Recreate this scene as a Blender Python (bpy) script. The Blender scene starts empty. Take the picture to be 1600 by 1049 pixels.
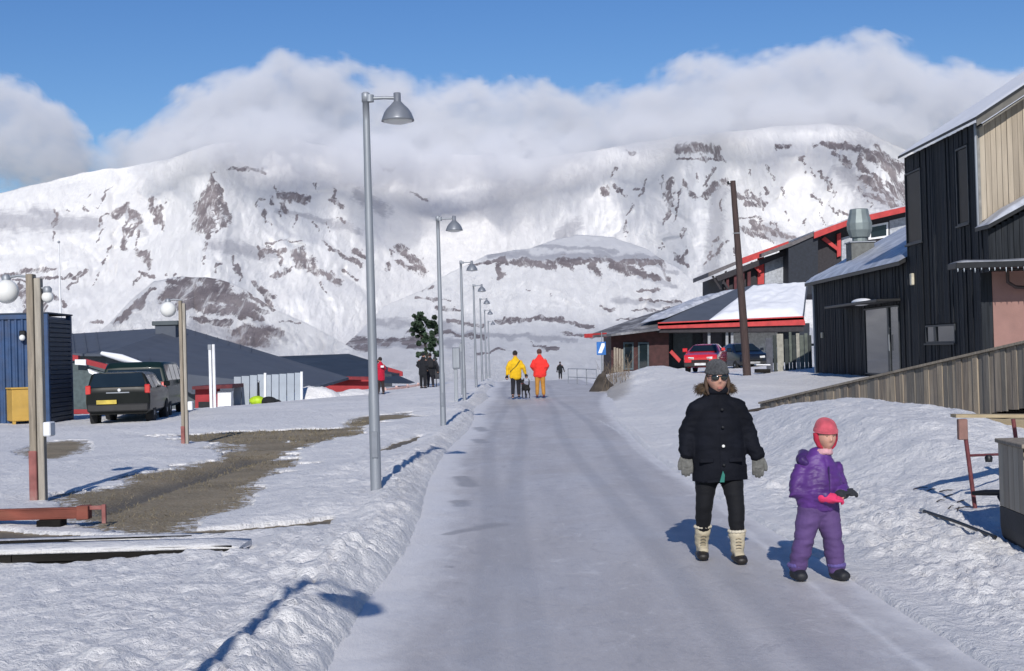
import bpy, bmesh, math, random
import numpy as np
from mathutils import Vector, Matrix, Euler
from mathutils.bvhtree import BVHTree

random.seed(7)
DEBUG = False
SC = bpy.context.scene
COL = SC.collection
R = math.radians

# ------------------------------------------------------------------ camera
FPX, CXP, CYP = 2200.0, 800.0, 524.5
PITCH, ROLL, CAMZ = R(0.72), R(-1.6), 1.65
cam_d = bpy.data.cameras.new('camera')
cam_d.sensor_width = 36.0
cam_d.lens = 36.0 * FPX / 1600.0
cam_d.clip_start = 0.1
cam_d.clip_end = 30000
cam = bpy.data.objects.new('camera', cam_d)
COL.objects.link(cam)
cam.rotation_mode = 'XYZ'
CM = Matrix.Rotation(R(90) + PITCH, 3, 'X') @ Matrix.Rotation(ROLL, 3, 'Z')
cam.matrix_world = Matrix.Translation((0, 0, CAMZ)) @ CM.to_4x4()
SC.camera = cam

# ------------------------------------------------------------------ world, sun, exposure
SUN_EL, SUN_AZ = R(30), R(178.2)        # the sun stands behind the camera, a touch to the left
world = bpy.data.worlds.new('World')
SC.world = world
world.use_nodes = True
wn = world.node_tree
for n in list(wn.nodes): wn.nodes.remove(n)
w_out = wn.nodes.new('ShaderNodeOutputWorld')
w_bg = wn.nodes.new('ShaderNodeBackground')
w_sky = wn.nodes.new('ShaderNodeTexSky')
w_sky.sky_type = 'NISHITA'
w_sky.sun_disc = False
w_sky.sun_elevation = SUN_EL
w_sky.sun_rotation = R(181.8)
w_sky.altitude = 0
w_sky.air_density = 1.0
w_sky.dust_density = 0.0
w_sky.ozone_density = 4.0
w_bg.inputs['Strength'].default_value = 0.095
w_hs = wn.nodes.new('ShaderNodeHueSaturation')
w_hs.inputs['Hue'].default_value = 0.512
w_hs.inputs['Saturation'].default_value = 1.22
w_hs.inputs['Value'].default_value = 0.88
wn.links.new(w_sky.outputs[0], w_hs.inputs['Color'])
wn.links.new(w_hs.outputs[0], w_bg.inputs['Color'])
wn.links.new(w_bg.outputs[0], w_out.inputs['Surface'])

sun_d = bpy.data.lights.new('sun', 'SUN')
sun_d.energy = 3.9
sun_d.angle = R(0.5)
sun_d.color = (1.0, 0.955, 0.89)
sun = bpy.data.objects.new('sun', sun_d)
COL.objects.link(sun)
SUN_DIR = Vector((math.sin(R(1.8)) * math.cos(SUN_EL) * -1, -math.cos(R(1.8)) * math.cos(SUN_EL), math.sin(SUN_EL)))
sun.rotation_euler = SUN_DIR.to_track_quat('Z', 'Y').to_euler()
sun.location = (-2, -10, 12)

SC.view_settings.view_transform = 'Standard'
SC.view_settings.look = 'None'
SC.view_settings.exposure = 0.13
SC.view_settings.gamma = 1.0
SC.view_settings.use_curve_mapping = False
SC.render.engine = 'CYCLES'
SC.cycles.use_denoising = True
SC.cycles.max_bounces = 8
SC.cycles.volume_bounces = 5
SC.cycles.diffuse_bounces = 3
SC.cycles.transparent_max_bounces = 16
SC.cycles.sample_clamp_indirect = 6.0

# ------------------------------------------------------------------ pixel <-> place
def ray(px, py):
    """direction through a photo pixel (1600 x 1049), scaled so that y == 1"""
    d = CM @ Vector(((px - CXP) / FPX, (CYP - py) / FPX, -1.0))
    return d / d.y
def at(px, py, Y):
    d = ray(px, py)
    return Vector((d.x * Y, Y, CAMZ + d.z * Y))
def on_ground(px, py, h=0.0):
    d = ray(px, py)
    t = (h - CAMZ) / d.z
    return Vector((d.x * t, t, h))
_C = np.array(CM)
def rays(px, py):
    v = np.stack([(px - CXP) / FPX, (CYP - py) / FPX, -np.ones_like(px)], -1) @ _C.T
    return v / v[..., 1:2]

# ------------------------------------------------------------------ numpy noise
def _hash(ix, iy, s):
    n = (ix.astype(np.int64) * 374761393 + iy.astype(np.int64) * 668265263 + s * 1442695041) & 0x7fffffff
    n = ((n ^ (n >> 13)) * 1274126177) & 0x7fffffff
    return ((n ^ (n >> 16)) & 0xffff) / 65535.0
def vnoise(x, y, s=0):
    x = np.asarray(x, float); y = np.asarray(y, float)
    ix = np.floor(x); iy = np.floor(y)
    fx = x - ix; fy = y - iy
    fx = fx * fx * fx * (fx * (fx * 6 - 15) + 10); fy = fy * fy * fy * (fy * (fy * 6 - 15) + 10)
    a = _hash(ix, iy, s); b = _hash(ix + 1, iy, s); c = _hash(ix, iy + 1, s); d = _hash(ix + 1, iy + 1, s)
    return (a * (1 - fx) + b * fx) * (1 - fy) + (c * (1 - fx) + d * fx) * fy
def fbm(x, y, s=0, octaves=4, gain=0.5):
    t = 0; amp = 1.0; tot = 0
    for o in range(octaves):
        ca, sa = math.cos(0.7 * o), math.sin(0.7 * o)
        xr = x * ca - y * sa; yr = x * sa + y * ca
        t = t + amp * vnoise(xr * 2 ** o + 17.3 * o, yr * 2 ** o - 9.1 * o, s + o)
        tot += amp; amp *= gain
    return t / tot
def ridged(x, y, s=0, octaves=4):
    t = 0; amp = 1.0; tot = 0
    for o in range(octaves):
        ca, sa = math.cos(0.25 * o), math.sin(0.25 * o)
        xr = x * ca - y * sa; yr = x * sa + y * ca
        t = t + amp * (1 - np.abs(2 * vnoise(xr * 2 ** o + 3.1 * o, yr * 2 ** o, s + o) - 1))
        tot += amp; amp *= 0.5
    return t / tot
def sstep(a, b, x):
    t = np.clip((x - a) / (b - a), 0, 1)
    return t * t * (3 - 2 * t)
def seg_mask(x, y, strokes):
    """max over strokes of 1 - distance / radius"""
    m = np.full(np.shape(x), -1.0)
    for (x1, y1, x2, y2, r1, r2) in strokes:
        dx, dy = x2 - x1, y2 - y1
        L = dx * dx + dy * dy + 1e-9
        t = np.clip(((x - x1) * dx + (y - y1) * dy) / L, 0, 1)
        d = np.hypot(x - (x1 + t * dx), y - (y1 + t * dy))
        m = np.maximum(m, 1 - d / (r1 + (r2 - r1) * t))
    return m
def poly_sd(x, y, P):
    """signed distance to polygon, positive inside"""
    P = np.asarray(P, float); n = len(P)
    d = np.full(np.shape(x), 1e9); inside = np.zeros(np.shape(x), bool)
    for i in range(n):
        a, b = P[i], P[(i + 1) % n]
        e = b - a
        t = np.clip(((x - a[0]) * e[0] + (y - a[1]) * e[1]) / (e @ e + 1e-12), 0, 1)
        d = np.minimum(d, np.hypot(x - a[0] - t * e[0], y - a[1] - t * e[1]))
        c = ((a[1] > y) != (b[1] > y)) & (x < (b[0] - a[0]) * (y - a[1]) / (b[1] - a[1] + 1e-12) + a[0])
        inside ^= c
    return np.where(inside, d, -d)

# ------------------------------------------------------------------ objects
def link(o, parent=None):
    COL.objects.link(o)
    if parent is not None: o.parent = parent
    return o
def mesh_obj(name, verts, faces, mat=None, parent=None, smooth=True, attrs=None):
    me = bpy.data.meshes.new(name)
    if isinstance(verts, np.ndarray):
        verts = verts.reshape(-1, 3); faces = np.asarray(faces)
        me.vertices.add(len(verts)); me.vertices.foreach_set('co', verts.astype(np.float32).ravel())
        nf, k = faces.shape
        me.loops.add(nf * k); me.loops.foreach_set('vertex_index', faces.astype(np.int32).ravel())
        me.polygons.add(nf)
        me.polygons.foreach_set('loop_start', np.arange(0, nf * k, k, dtype=np.int32))
        me.polygons.foreach_set('loop_total', np.full(nf, k, dtype=np.int32))
        me.update(calc_edges=True)
    else:
        me.from_pydata(verts, [], faces)
    me.polygons.foreach_set('use_smooth', [smooth] * len(me.polygons))
    if attrs:
        for k, v in attrs.items():
            a = me.attributes.new(k, 'FLOAT', 'POINT')
            a.data.foreach_set('value', np.asarray(v, np.float32).ravel())
    if mat: me.materials.append(mat)
    return link(bpy.data.objects.new(name, me), parent)
def grid_faces(nr, nc, flip=False):
    i = np.arange(nr - 1)[:, None] * nc + np.arange(nc - 1)[None, :]
    i = i.ravel()
    f = np.stack([i, i + 1, i + nc + 1, i + nc], -1)
    return f[:, ::-1] if flip else f
def struct(o, kind='structure'):
    o['kind'] = kind
    return o
def tag(o, label, cat, group=None):
    o['label'] = label; o['category'] = cat
    if group: o['group'] = group
    return o
def thing(name, loc, rz, label, cat, group=None):
    o = bpy.data.objects.new(name, None)
    o.empty_display_size = 0.2
    o.location = loc; o.rotation_euler = (0, 0, rz)
    COL.objects.link(o)
    return tag(o, label, cat, group)
def dup(root, loc, rz, label, group=None):
    r = root.copy(); COL.objects.link(r); r.location = loc; r.rotation_euler = (0, 0, rz)
    r['label'] = label
    if group: r['group'] = group
    for ch in list(root.children):
        c = ch.copy(); COL.objects.link(c); c.parent = r
        for g in list(ch.children):
            d = g.copy(); COL.objects.link(d); d.parent = c
    return r

# ------------------------------------------------------------------ materials
def mat_new(name):
    m = bpy.data.materials.new(name); m.use_nodes = True
    nt = m.node_tree
    return m, nt, nt.nodes['Principled BSDF']
_M = {}
def mat(name, col, rough=0.7, metal=0.0, var=0.25, scale=6.0, bump=0.25, bscale=40.0, stretch=(1, 1, 1), spec=0.4, dirt=None, dirt_amt=0.5, clear=0, coord='Object'):
    """painted / worn surface: base colour broken by two noises, fine relief, roughness variation"""
    if name in _M: return _M[name]
    m, nt, b = mat_new(name)
    N = nt.nodes; Lk = nt.links
    tc = N.new('ShaderNodeTexCoord'); mp = N.new('ShaderNodeMapping')
    mp.inputs['Scale'].default_value = stretch
    Lk.new(tc.outputs[coord], mp.inputs['Vector'])
    n1 = N.new('ShaderNodeTexNoise'); n1.inputs['Scale'].default_value = scale; n1.inputs['Detail'].default_value = 6
    Lk.new(mp.outputs[0], n1.inputs['Vector'])
    rp = N.new('ShaderNodeValToRGB')
    c = np.array(col)
    rp.color_ramp.elements[0].position = 0.3; rp.color_ramp.elements[1].position = 0.72
    rp.color_ramp.elements[0].color = (*(c * (1 - var)), 1); rp.color_ramp.elements[1].color = (*np.minimum(c * (1 + var), 1), 1)
    Lk.new(n1.outputs['Fac'], rp.inputs['Fac'])
    last = rp.outputs['Color']
    if dirt is not None:
        n3 = N.new('ShaderNodeTexNoise'); n3.inputs['Scale'].default_value = scale * 0.45; n3.inputs['Detail'].default_value = 8
        n3.inputs['Roughness'].default_value = 0.7
        Lk.new(mp.outputs[0], n3.inputs['Vector'])
        r3 = N.new('ShaderNodeValToRGB'); r3.color_ramp.elements[0].position = 0.48; r3.color_ramp.elements[1].position = 0.68
        r3.color_ramp.elements[1].color = (dirt_amt,) * 3 + (1,)
        Lk.new(n3.outputs['Fac'], r3.inputs['Fac'])
        mx = N.new('ShaderNodeMix'); mx.data_type = 'RGBA'
        Lk.new(r3.outputs['Color'], mx.inputs['Factor']); Lk.new(last, mx.inputs['A']); mx.inputs['B'].default_value = (*dirt, 1)
        last = mx.outputs['Result']
    Lk.new(last, b.inputs['Base Color'])
    b.inputs['Roughness'].default_value = rough; b.inputs['Metallic'].default_value = metal
    b.inputs['Specular IOR Level'].default_value = spec
    if clear: b.inputs['Coat Weight'].default_value = clear; b.inputs['Coat Roughness'].default_value = 0.08
    if bump:
        n2 = N.new('ShaderNodeTexNoise'); n2.inputs['Scale'].default_value = bscale; n2.inputs['Detail'].default_value = 4
        Lk.new(mp.outputs[0], n2.inputs['Vector'])
        bp = N.new('ShaderNodeBump'); bp.inputs['Strength'].default_value = bump; bp.inputs['Distance'].default_value = 0.01
        Lk.new(n2.outputs['Fac'], bp.inputs['Height']); Lk.new(bp.outputs[0], b.inputs['Normal'])
    _M[name] = m
    return m
class NB:
    """tiny node builder"""
    def __init__(s, nt): s.nt = nt; s.N = nt.nodes; s.L = nt.links
    def n(s, t, **kw):
        x = s.N.new(t)
        for k, v in kw.items(): setattr(x, k, v)
        return x
    def noise(s, vec, scale, detail=5, rough=0.5, stretch=None, dist=0):
        if stretch:
            mp = s.n('ShaderNodeMapping'); mp.inputs['Scale'].default_value = stretch; s.L.new(vec, mp.inputs['Vector']); vec = mp.outputs[0]
        x = s.n('ShaderNodeTexNoise'); x.inputs['Scale'].default_value = scale; x.inputs['Detail'].default_value = detail
        x.inputs['Roughness'].default_value = rough; x.inputs['Distortion'].default_value = dist
        s.L.new(vec, x.inputs['Vector']); return x.outputs['Fac']
    def math(s, op, a, b=None, c=None, clamp=False):
        x = s.n('ShaderNodeMath', operation=op); x.use_clamp = clamp
        for i, v in enumerate((a, b, c)):
            if v is None: continue
            if isinstance(v, (int, float)): x.inputs[i].default_value = v
            else: s.L.new(v, x.inputs[i])
        return x.outputs[0]
    def smooth(s, v, lo, hi, a=0.0, b=1.0):
        x = s.n('ShaderNodeMapRange', interpolation_type='SMOOTHSTEP')
        s.L.new(v, x.inputs['Value'])
        for k, q in zip(('From Min', 'From Max', 'To Min', 'To Max'), (lo, hi, a, b)): x.inputs[k].default_value = q
        return x.outputs[0]
    def mix(s, f, a, b):
        x = s.n('ShaderNodeMix', data_type='RGBA')
        for k, v in (('Factor', f), ('A', a), ('B', b)):
            if isinstance(v, (int, float)): x.inputs[k].default_value = v
            elif isinstance(v, tuple): x.inputs[k].default_value = (*v, 1)
            else: s.L.new(v, x.inputs[k])
        return x.outputs['Result']
    def bump(s, h, strength, dist, normal=None):
        x = s.n('ShaderNodeBump'); x.inputs['Strength'].default_value = strength; x.inputs['Distance'].default_value = dist
        s.L.new(h, x.inputs['Height'])
        if normal: s.L.new(normal, x.inputs['Normal'])
        return x.outputs[0]
    def attr(s, name): return s.n('ShaderNodeAttribute', attribute_name=name).outputs['Fac']
    def pos(s): return s.n('ShaderNodeNewGeometry').outputs['Position']

def snow_material():
    m, nt, b = mat_new('snow'); q = NB(nt); p = q.pos()
    dirt = q.attr('dirt')
    big = q.noise(p, 0.35, 4, 0.6)
    fine = q.noise(p, 5.0, 6, 0.65, stretch=(1, 0.55, 1))
    gran = q.noise(p, 38.0, 5, 0.7)
    c = q.mix(q.smooth(big, 0.35, 0.7), (0.70, 0.695, 0.70), (0.82, 0.805, 0.79))
    c = q.mix(q.smooth(fine, 0.5, 0.75, 0, 0.45), c, (0.60, 0.60, 0.61))
    dn = q.math('ADD', dirt, q.math('MULTIPLY', q.math('SUBTRACT', q.noise(p, 9.0, 6, 0.75), 0.5), 0.9))
    c = q.mix(q.smooth(dn, 0.25, 0.95, 0, 0.75), c, (0.33, 0.30, 0.26))
    q.L.new(c, b.inputs['Base Color'])
    b.inputs['Roughness'].default_value = 0.62
    b.inputs['Specular IOR Level'].default_value = 0.35
    crust = q.noise(p, 11.0, 5, 0.6, stretch=(0.7, 1.0, 1), dist=0.8)
    nrm = q.bump(q.math('ADD', q.math('ADD', fine, q.math('MULTIPLY', crust, 0.28)), q.math('MULTIPLY', gran, 0.25)), 1.0, 0.075)
    q.L.new(nrm, b.inputs['Normal'])
    return m
def road_material():
    m, nt, b = mat_new('packed_ice'); q = NB(nt); p = q.pos()
    lon = q.noise(p, 1.6, 6, 0.6, stretch=(1, 0.12, 1))       # wheel and sledge streaks along the street
    cross = q.noise(p, 0.9, 6, 0.7, stretch=(0.8, 0.5, 1), dist=0.6)
    fine = q.noise(p, 20.0, 5, 0.75, stretch=(1, 0.28, 1))
    grit = q.noise(p, 90.0, 3, 0.7, stretch=(1, 0.4, 1))
    edge = q.attr('edge')                                   # 0 middle .. 1 verge: loose snow
    patch = q.attr('patch')                                 # places scraped to dark ice
    c = q.mix(q.smooth(lon, 0.3, 0.7), (0.41, 0.395, 0.40), (0.50, 0.485, 0.49))
    c = q.mix(q.smooth(cross, 0.45, 0.75, 0, 0.45), c, (0.55, 0.54, 0.545))
    c = q.mix(q.smooth(fine, 0.5, 0.72, 0, 0.35), c, (0.36, 0.345, 0.345))
    c = q.mix(q.smooth(grit, 0.62, 0.75, 0, 0.45), c, (0.18, 0.17, 0.16))
    flk = q.noise(p, 5.0, 6, 0.72, stretch=(0.9, 0.5, 1), dist=0.5)
    c = q.mix(q.smooth(flk, 0.55, 0.70, 0, 0.55), c, (0.62, 0.61, 0.615))
    c = q.mix(q.smooth(q.math('SUBTRACT', 1.0, flk), 0.52, 0.68, 0, 0.45), c, (0.31, 0.305, 0.32))
    trk = q.attr('track')
    c = q.mix(q.smooth(q.math('ADD', trk, q.math('MULTIPLY', q.math('SUBTRACT', flk, 0.5), 1.2)), 0.25, 0.9, 0, 0.4), c, (0.30, 0.30, 0.32))
    e2 = q.math('ADD', edge, q.math('MULTIPLY', q.math('SUBTRACT', q.noise(p, 3.0, 6, 0.7, stretch=(1, 0.5, 1)), 0.5), 0.8))
    c = q.mix(q.smooth(e2, 0.3, 1.0, 0, 0.85), c, (0.72, 0.71, 0.71))
    p2 = q.math('ADD', patch, q.math('MULTIPLY', q.math('SUBTRACT', q.noise(p, 4.0, 6, 0.7), 0.5), 0.7))
    c = q.mix(q.smooth(p2, 0.3, 0.8, 0, 0.7), c, (0.27, 0.265, 0.275))
    q.L.new(c, b.inputs['Base Color'])
    b.inputs['Specular IOR Level'].default_value = 0.4
    q.L.new(q.smooth(cross, 0.3, 0.7, 0.62, 0.42), b.inputs['Roughness'])
    h = q.math('ADD', q.math('MULTIPLY', q.math('ADD', fine, q.math('MULTIPLY', flk, 1.4)), 0.5), q.math('ADD', q.math('MULTIPLY', grit, 0.12), lon))
    q.L.new(q.bump(h, 0.6, 0.025), b.inputs['Normal'])
    return m
def gravel_material():
    m, nt, b = mat_new('gravel_and_dead_grass'); q = NB(nt); p = q.pos()
    big = q.noise(p, 0.8, 5, 0.65, stretch=(0.6, 1.0, 1))
    v = q.n('ShaderNodeTexVoronoi'); v.inputs['Scale'].default_value = 26; q.L.new(p, v.inputs['Vector'])
    fine = q.noise(p, 14.0, 7, 0.8)
    c = q.mix(q.smooth(big, 0.35, 0.65), (0.15, 0.118, 0.070), (0.25, 0.20, 0.13))
    c = q.mix(q.smooth(fine, 0.42, 0.66, 0, 0.8), c, (0.28, 0.245, 0.18))
    c = q.mix(q.smooth(q.noise(p, 5.0, 6, 0.8), 0.55, 0.7, 0, 0.5), c, (0.19, 0.115, 0.07))
    sn = q.attr('frost')
    s2 = q.math('ADD', sn, q.math('MULTIPLY', q.math('SUBTRACT', q.noise(p, 7.0, 6, 0.8), 0.5), 1.3))
    c = q.mix(q.smooth(s2, 0.62, 0.8, 0, 0.9), c, (0.68, 0.69, 0.72))
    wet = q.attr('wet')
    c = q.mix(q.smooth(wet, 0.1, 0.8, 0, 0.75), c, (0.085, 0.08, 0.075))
    q.L.new(c, b.inputs['Base Color']); b.inputs['Roughness'].default_value = 0.85
    h = q.math('ADD', v.outputs['Distance'], fine)
    q.L.new(q.bump(h, 0.6, 0.025), b.inputs['Normal'])
    return m
def mountain_material():
    m, nt, b = mat_new('snow_and_scree'); q = NB(nt); p = q.pos()
    rock = q.attr('rock'); thin = q.attr('thin')
    n1 = q.noise(p, 0.06, 9, 0.78, stretch=(1.5, 0.4, 0.8), dist=0.6)
    n2 = q.noise(p, 0.012, 6, 0.6, stretch=(1.0, 0.6, 1.4))
    r = q.math('ADD', rock, q.math('MULTIPLY', q.math('SUBTRACT', n1, 0.5), 3.6))
    stk = q.noise(p, 0.11, 8, 0.7, stretch=(1.0, 0.12, 0.22), dist=0.5)
    f = q.math('MULTIPLY', q.smooth(r, 0.08, 0.42), q.smooth(stk, 0.50, 0.64, 1.0, 0.22))
    snow = q.mix(q.smooth(n2, 0.35, 0.7), (0.78, 0.775, 0.78), (0.85, 0.84, 0.83))
    tn = q.math('ADD', thin, q.math('MULTIPLY', q.math('SUBTRACT', q.noise(p, 0.05, 7, 0.7, stretch=(0.5, 0.5, 3.0)), 0.5), 1.1))
    snow = q.mix(q.smooth(tn, 0.25, 0.8, 0, 0.6), snow, (0.36, 0.36, 0.40))
    rk = q.mix(q.smooth(q.noise(p, 0.02, 7, 0.7), 0.35, 0.65), (0.19, 0.165, 0.175), (0.32, 0.285, 0.29))  # rock paled in place of distance haze, and for dusted snow
    c = q.mix(f, snow, rk)
    q.L.new(c, b.inputs['Base Color']); b.inputs['Roughness'].default_value = 0.8
    b.inputs['Specular IOR Level'].default_value = 0.15
    q.L.new(q.bump(q.math('ADD', n1, q.math('MULTIPLY', stk, 0.8)), 0.8, 6.0), b.inputs['Normal'])
    return m
SNOW = snow_material(); ROAD = road_material(); GRAVEL = gravel_material(); MOUNT = mountain_material()

# ------------------------------------------------------------------ the ground
def G(pts, h=0.0): return [tuple(on_ground(x, y, h)[:2]) for x, y in pts]
BARE = G([(150,826),(95,800),(100,778),(200,752),(330,724),(372,706),(300,694),(262,684),(350,678),(470,674),(560,672),(556,680),(530,684),(500,690),(478,716),(455,742),(415,752),(400,778),(345,800),(285,838),(215,840)])
BARE2 = G([(28,712),(60,696),(110,690),(150,697),(140,712),(90,722),(50,722)])
BARE3 = G([(530,664),(560,655),(640,648),(655,654),(600,662),(556,672)])
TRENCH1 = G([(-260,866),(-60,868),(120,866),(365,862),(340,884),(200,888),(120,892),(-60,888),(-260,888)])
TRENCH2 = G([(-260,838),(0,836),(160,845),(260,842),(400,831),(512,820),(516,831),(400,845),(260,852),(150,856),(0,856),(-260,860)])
CRACK3 = G([(590,708),(640,690),(655,685),(652,692),(605,712)])
BROWN_END = G([(905,612),(925,602),(945,590),(975,588),(985,598),(975,618),(950,628)])
def road_right(Y):
    return 2.32 + 1.9 * sstep(30, 66, Y) + 0.10 * np.sin(Y * 0.23)
def road_left(Y):
    return -1.12 - 0.1 * np.sin(Y * 0.31 + 1) + 0.25 * sstep(8, 5, Y)
def far_drop(Y):
    t = np.maximum(Y - 70, 0)
    u = np.maximum(t - 60, 0)
    return -(0.0004 * np.minimum(t, 60) ** 2 + 0.048 * u + 0.00006 * u * u)
def base_h(X, Y):
    X = np.asarray(X, float); Y = np.asarray(Y, float)
    h = far_drop(Y) * sstep(600, 300, Y) + 0
    h = far_drop(Y)
    h = h - 0.38 * sstep(-6, -18, X) * sstep(34, 62, Y)          # falls away to the lower town on the left
    h = h - 0.25 * sstep(-3, -12, X) * sstep(48, 66, Y)
    h = h + 0.42 * sstep(3.2, 6.0, X - 1.5 * sstep(30, 60, Y)) * sstep(26, 44, Y)   # shoulder in front of the houses on the right
    h = h + 0.25 * sstep(9, 14, X) * sstep(20, 40, Y)
    return h
def snow_h(X, Y):
    X = np.asarray(X, float); Y = np.asarray(Y, float)
    h = base_h(X, Y)
    rl, rr = road_left(Y), road_right(Y)
    wob = (fbm(X * 0.9, Y * 0.5, 3, 3) - 0.5)
    # snow bank along the left edge of the road, ploughed up in lumps
    amp = 0.85 * (0.19 + 0.16 * (fbm(Y * 0.45, Y * 0 + 2, 11, 3) - 0.5)) * (0.55 + 0.45 * sstep(30, 12, Y)) + 0.06 * sstep(30, 50, Y)
    xb = rl - 0.30 + 0.35 * wob
    lump = 0.6 * (fbm(X * 4.2, Y * 2.6, 21, 5, 0.6) - 0.5) + 0.75 * (np.abs(vnoise(X * 5.5, Y * 3.6, 22) - 0.5) + 0.6 * np.abs(vnoise(X * 12, Y * 9, 23) - 0.5) - 0.4)
    bank = amp * (np.exp(-((X - xb) / 0.34) ** 2) + 0.45 * sstep(xb - 0.1, xb - 0.6, X) * sstep(xb - 3.5, xb - 0.5, X))
    h = h + bank * (1 + 1.1 * lump)
    h = h + 0.05 * sstep(rl - 0.1, rl - 1.5, X)
    # general snow cover left
    cover = sstep(rl + 0.02, rl - 0.35, X)
    h = h + cover * (0.05 + 0.10 * (fbm(X * 0.35, Y * 0.22, 5, 4) - 0.5) + 0.035 * (fbm(X * 2.3, Y * 1.2, 8, 4, 0.55) - 0.5))
    # verge and mound on the right
    rc = sstep(rr - 0.02, rr + 0.4, X)
    h = h + rc * (0.03 + 0.05 * (fbm(X * 0.8, Y * 0.5, 14, 4) - 0.5))
    h = h + 0.035 * np.exp(-((X - rr) / 0.09) ** 2) * (0.6 + fbm(X * 3, Y * 2, 33, 3)) * sstep(45, 30, Y)
    m = 0.74 * np.exp(-(np.maximum(np.abs(X - 5.15) - 0.3, 0) / 1.22) ** 2) * np.exp(-(np.maximum(np.abs(Y - 20.0) - 1.8, 0) / 5.6) ** 2)
    m2 = 0.30 * sstep(2.7, 4.4, X) * sstep(9.0, 15.0, Y) * sstep(29, 21, Y) * sstep(7.2, 5.4, X)
    m3 = 0.07 * sstep(3.3, 5.2, X) * sstep(22, 30, Y) * sstep(60, 45, Y) * sstep(9.5, 7, X)
    mm = np.maximum(m, m2)
    h = h + mm * (1 + 0.22 * (fbm(X * 1.4, Y * 0.8, 40, 4) - 0.5)) + m3
    h = h + rc * sstep(0.0, 0.2, mm) * 0.075 * (fbm(X * 3.1 + Y, Y * 1.7, 44, 5, 0.6) - 0.5)
    chunk = sstep(2.5, 2.9, X) * sstep(4.6, 3.4, X + (Y - 12) * 0.12) * sstep(24, 15, Y)
    h = h + chunk * (0.13 * np.abs(fbm(X * 3.4 + Y * .8, Y * 1.9, 46, 4, .6) - 0.5) * 2 + 0.05 * (np.abs(vnoise(X * 9, Y * 7, 47) - .5)) - 0.02)
    # wind ripples, footprints near the camera
    h = h + (cover + rc) * 0.018 * (fbm(X * 7.5, Y * 4.2, 60, 4, 0.6) - 0.5) * 2
    # far snow heap to the right of the road, old brown snow
    h = h + 0.42 * np.exp(-((X - 4.9) / 1.3) ** 2 - ((Y - 60) / 7) ** 2) * (0.6 + 0.9 * fbm(X * 1.5, Y * 0.8, 51, 4))
    h = h + 0.50 * np.exp(-((X - 6.4) / 1.2) ** 2 - ((Y - 63) / 6) ** 2)
    # ground is low below the ramp on the right
    h = h - 0.45 * sstep(6.6, 7.4, X) * sstep(14, 16, Y) * sstep(30, 26, Y)
    # under the road
    under = sstep(rl - 0.02, rl + 0.12, X) * sstep(rr - 0.05, rr - 0.17, X) * sstep(114, 110, Y) * sstep(-6, -5, Y)
    h = h - 0.10 * under
    return h
def cut_h(X, Y):
    """how deep the snow is cut away over bare ground and trenches (and the masks)"""
    w = 0.28 * (fbm(X * 1.1, Y * 0.7, 71, 5, 0.65) - 0.5) * 4 + 0.30 * (fbm(X * 4.5, Y * 2.2, 72, 4, 0.6) - 0.5)
    wl = w * np.clip(Y / 16, 0.6, 2.0)
    b = np.maximum(poly_sd(X, Y, BARE) + wl, poly_sd(X, Y, BARE2) + 0.3 * wl)
    b = np.maximum(b, poly_sd(X, Y, BARE3) + 0.5 * wl)
    e = 0.10 * (fbm(X * 2.2, Y * 2.2, 75, 4) - 0.5) * 2
    t = np.maximum(poly_sd(X, Y, TRENCH1), poly_sd(X, Y, TRENCH2) * 1.0 + 0.02) + e
    t = np.maximum(t, poly_sd(X, Y, CRACK3) + e)
    cb = sstep(-0.06, 0.10, b) ; ct = sstep(-0.03, 0.06, t)
    return cb, ct, b, t
def bare_h(X, Y, cb=None, ct=None):
    if cb is None: cb, ct, _, _ = cut_h(X, Y)
    g = base_h(X, Y) + 0.015 + 0.05 * (fbm(X * 0.7, Y * 0.4, 80, 4) - 0.5)
    groove = seg_mask(X, Y, [(*on_ground(150, 806)[:2], *on_ground(255, 765)[:2], .35, .35), (*on_ground(255, 765)[:2], *on_ground(400, 718)[:2], .35, .45)])
    return g + 0.02 - 0.02 * ct - 0.10 * np.clip(groove, 0, 1), groove
def ground_z(x, y):
    X = np.array([x], float); Y = np.array([y], float)
    cb, ct, _, _ = cut_h(X, Y)
    s = snow_h(X, Y)
    g, _ = bare_h(X, Y, cb, ct)
    rl, rr = road_left(Y), road_right(Y)
    s = s - (cb + ct) * 0.5
    z = max(float(s[0]), float(g[0]))
    if rl[0] < x < rr[0] and y < 110: z = max(z, float(road_h(X, Y)[0]))
    return z
def road_h(X, Y):
    return far_drop(Y) + 0.008 * (fbm(X * 1.2, Y * 0.5, 90, 4) - 0.5) - 0.004 + 0.02 * sstep(0, 1, (X - 0.6) ** 2 / 6)

def fan(Ys, ts):
    Yg, tg = np.meshgrid(Ys, ts, indexing='ij')
    return tg * (Yg + 7.0), Yg
rows = np.concatenate([np.linspace(-6, 6.0, 22), np.exp(np.linspace(math.log(6.2), math.log(115), 660)), np.exp(np.linspace(math.log(116), math.log(700), 60))])
dense = np.linspace(-0.40, 0.40, 620)
ts = np.concatenate([-0.40 - np.geomspace(2.6, 0.004, 46), dense, 0.40 + np.geomspace(0.004, 2.6, 46)])
GX, GY = fan(rows, ts)
cb, ct, bsd, tsd = cut_h(GX, GY)
GZ = snow_h(GX, GY)
bz, groove = bare_h(GX, GY, cb, ct)
kk = np.minimum(sstep(-0.02, -1.7, bsd) * 0.82 + 0.18, sstep(0.0, -0.5, tsd) * 0.8 + 0.2)
GZ = np.where((bsd > -1.7) | (tsd > -.5), bz + 0.012 + (GZ - bz) * kk, GZ)
dirt = 0.55 * np.exp(-((GX - (road_left(GY) - 0.15)) / 0.35) ** 2) * sstep(8, 16, GY) * 0.8
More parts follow.
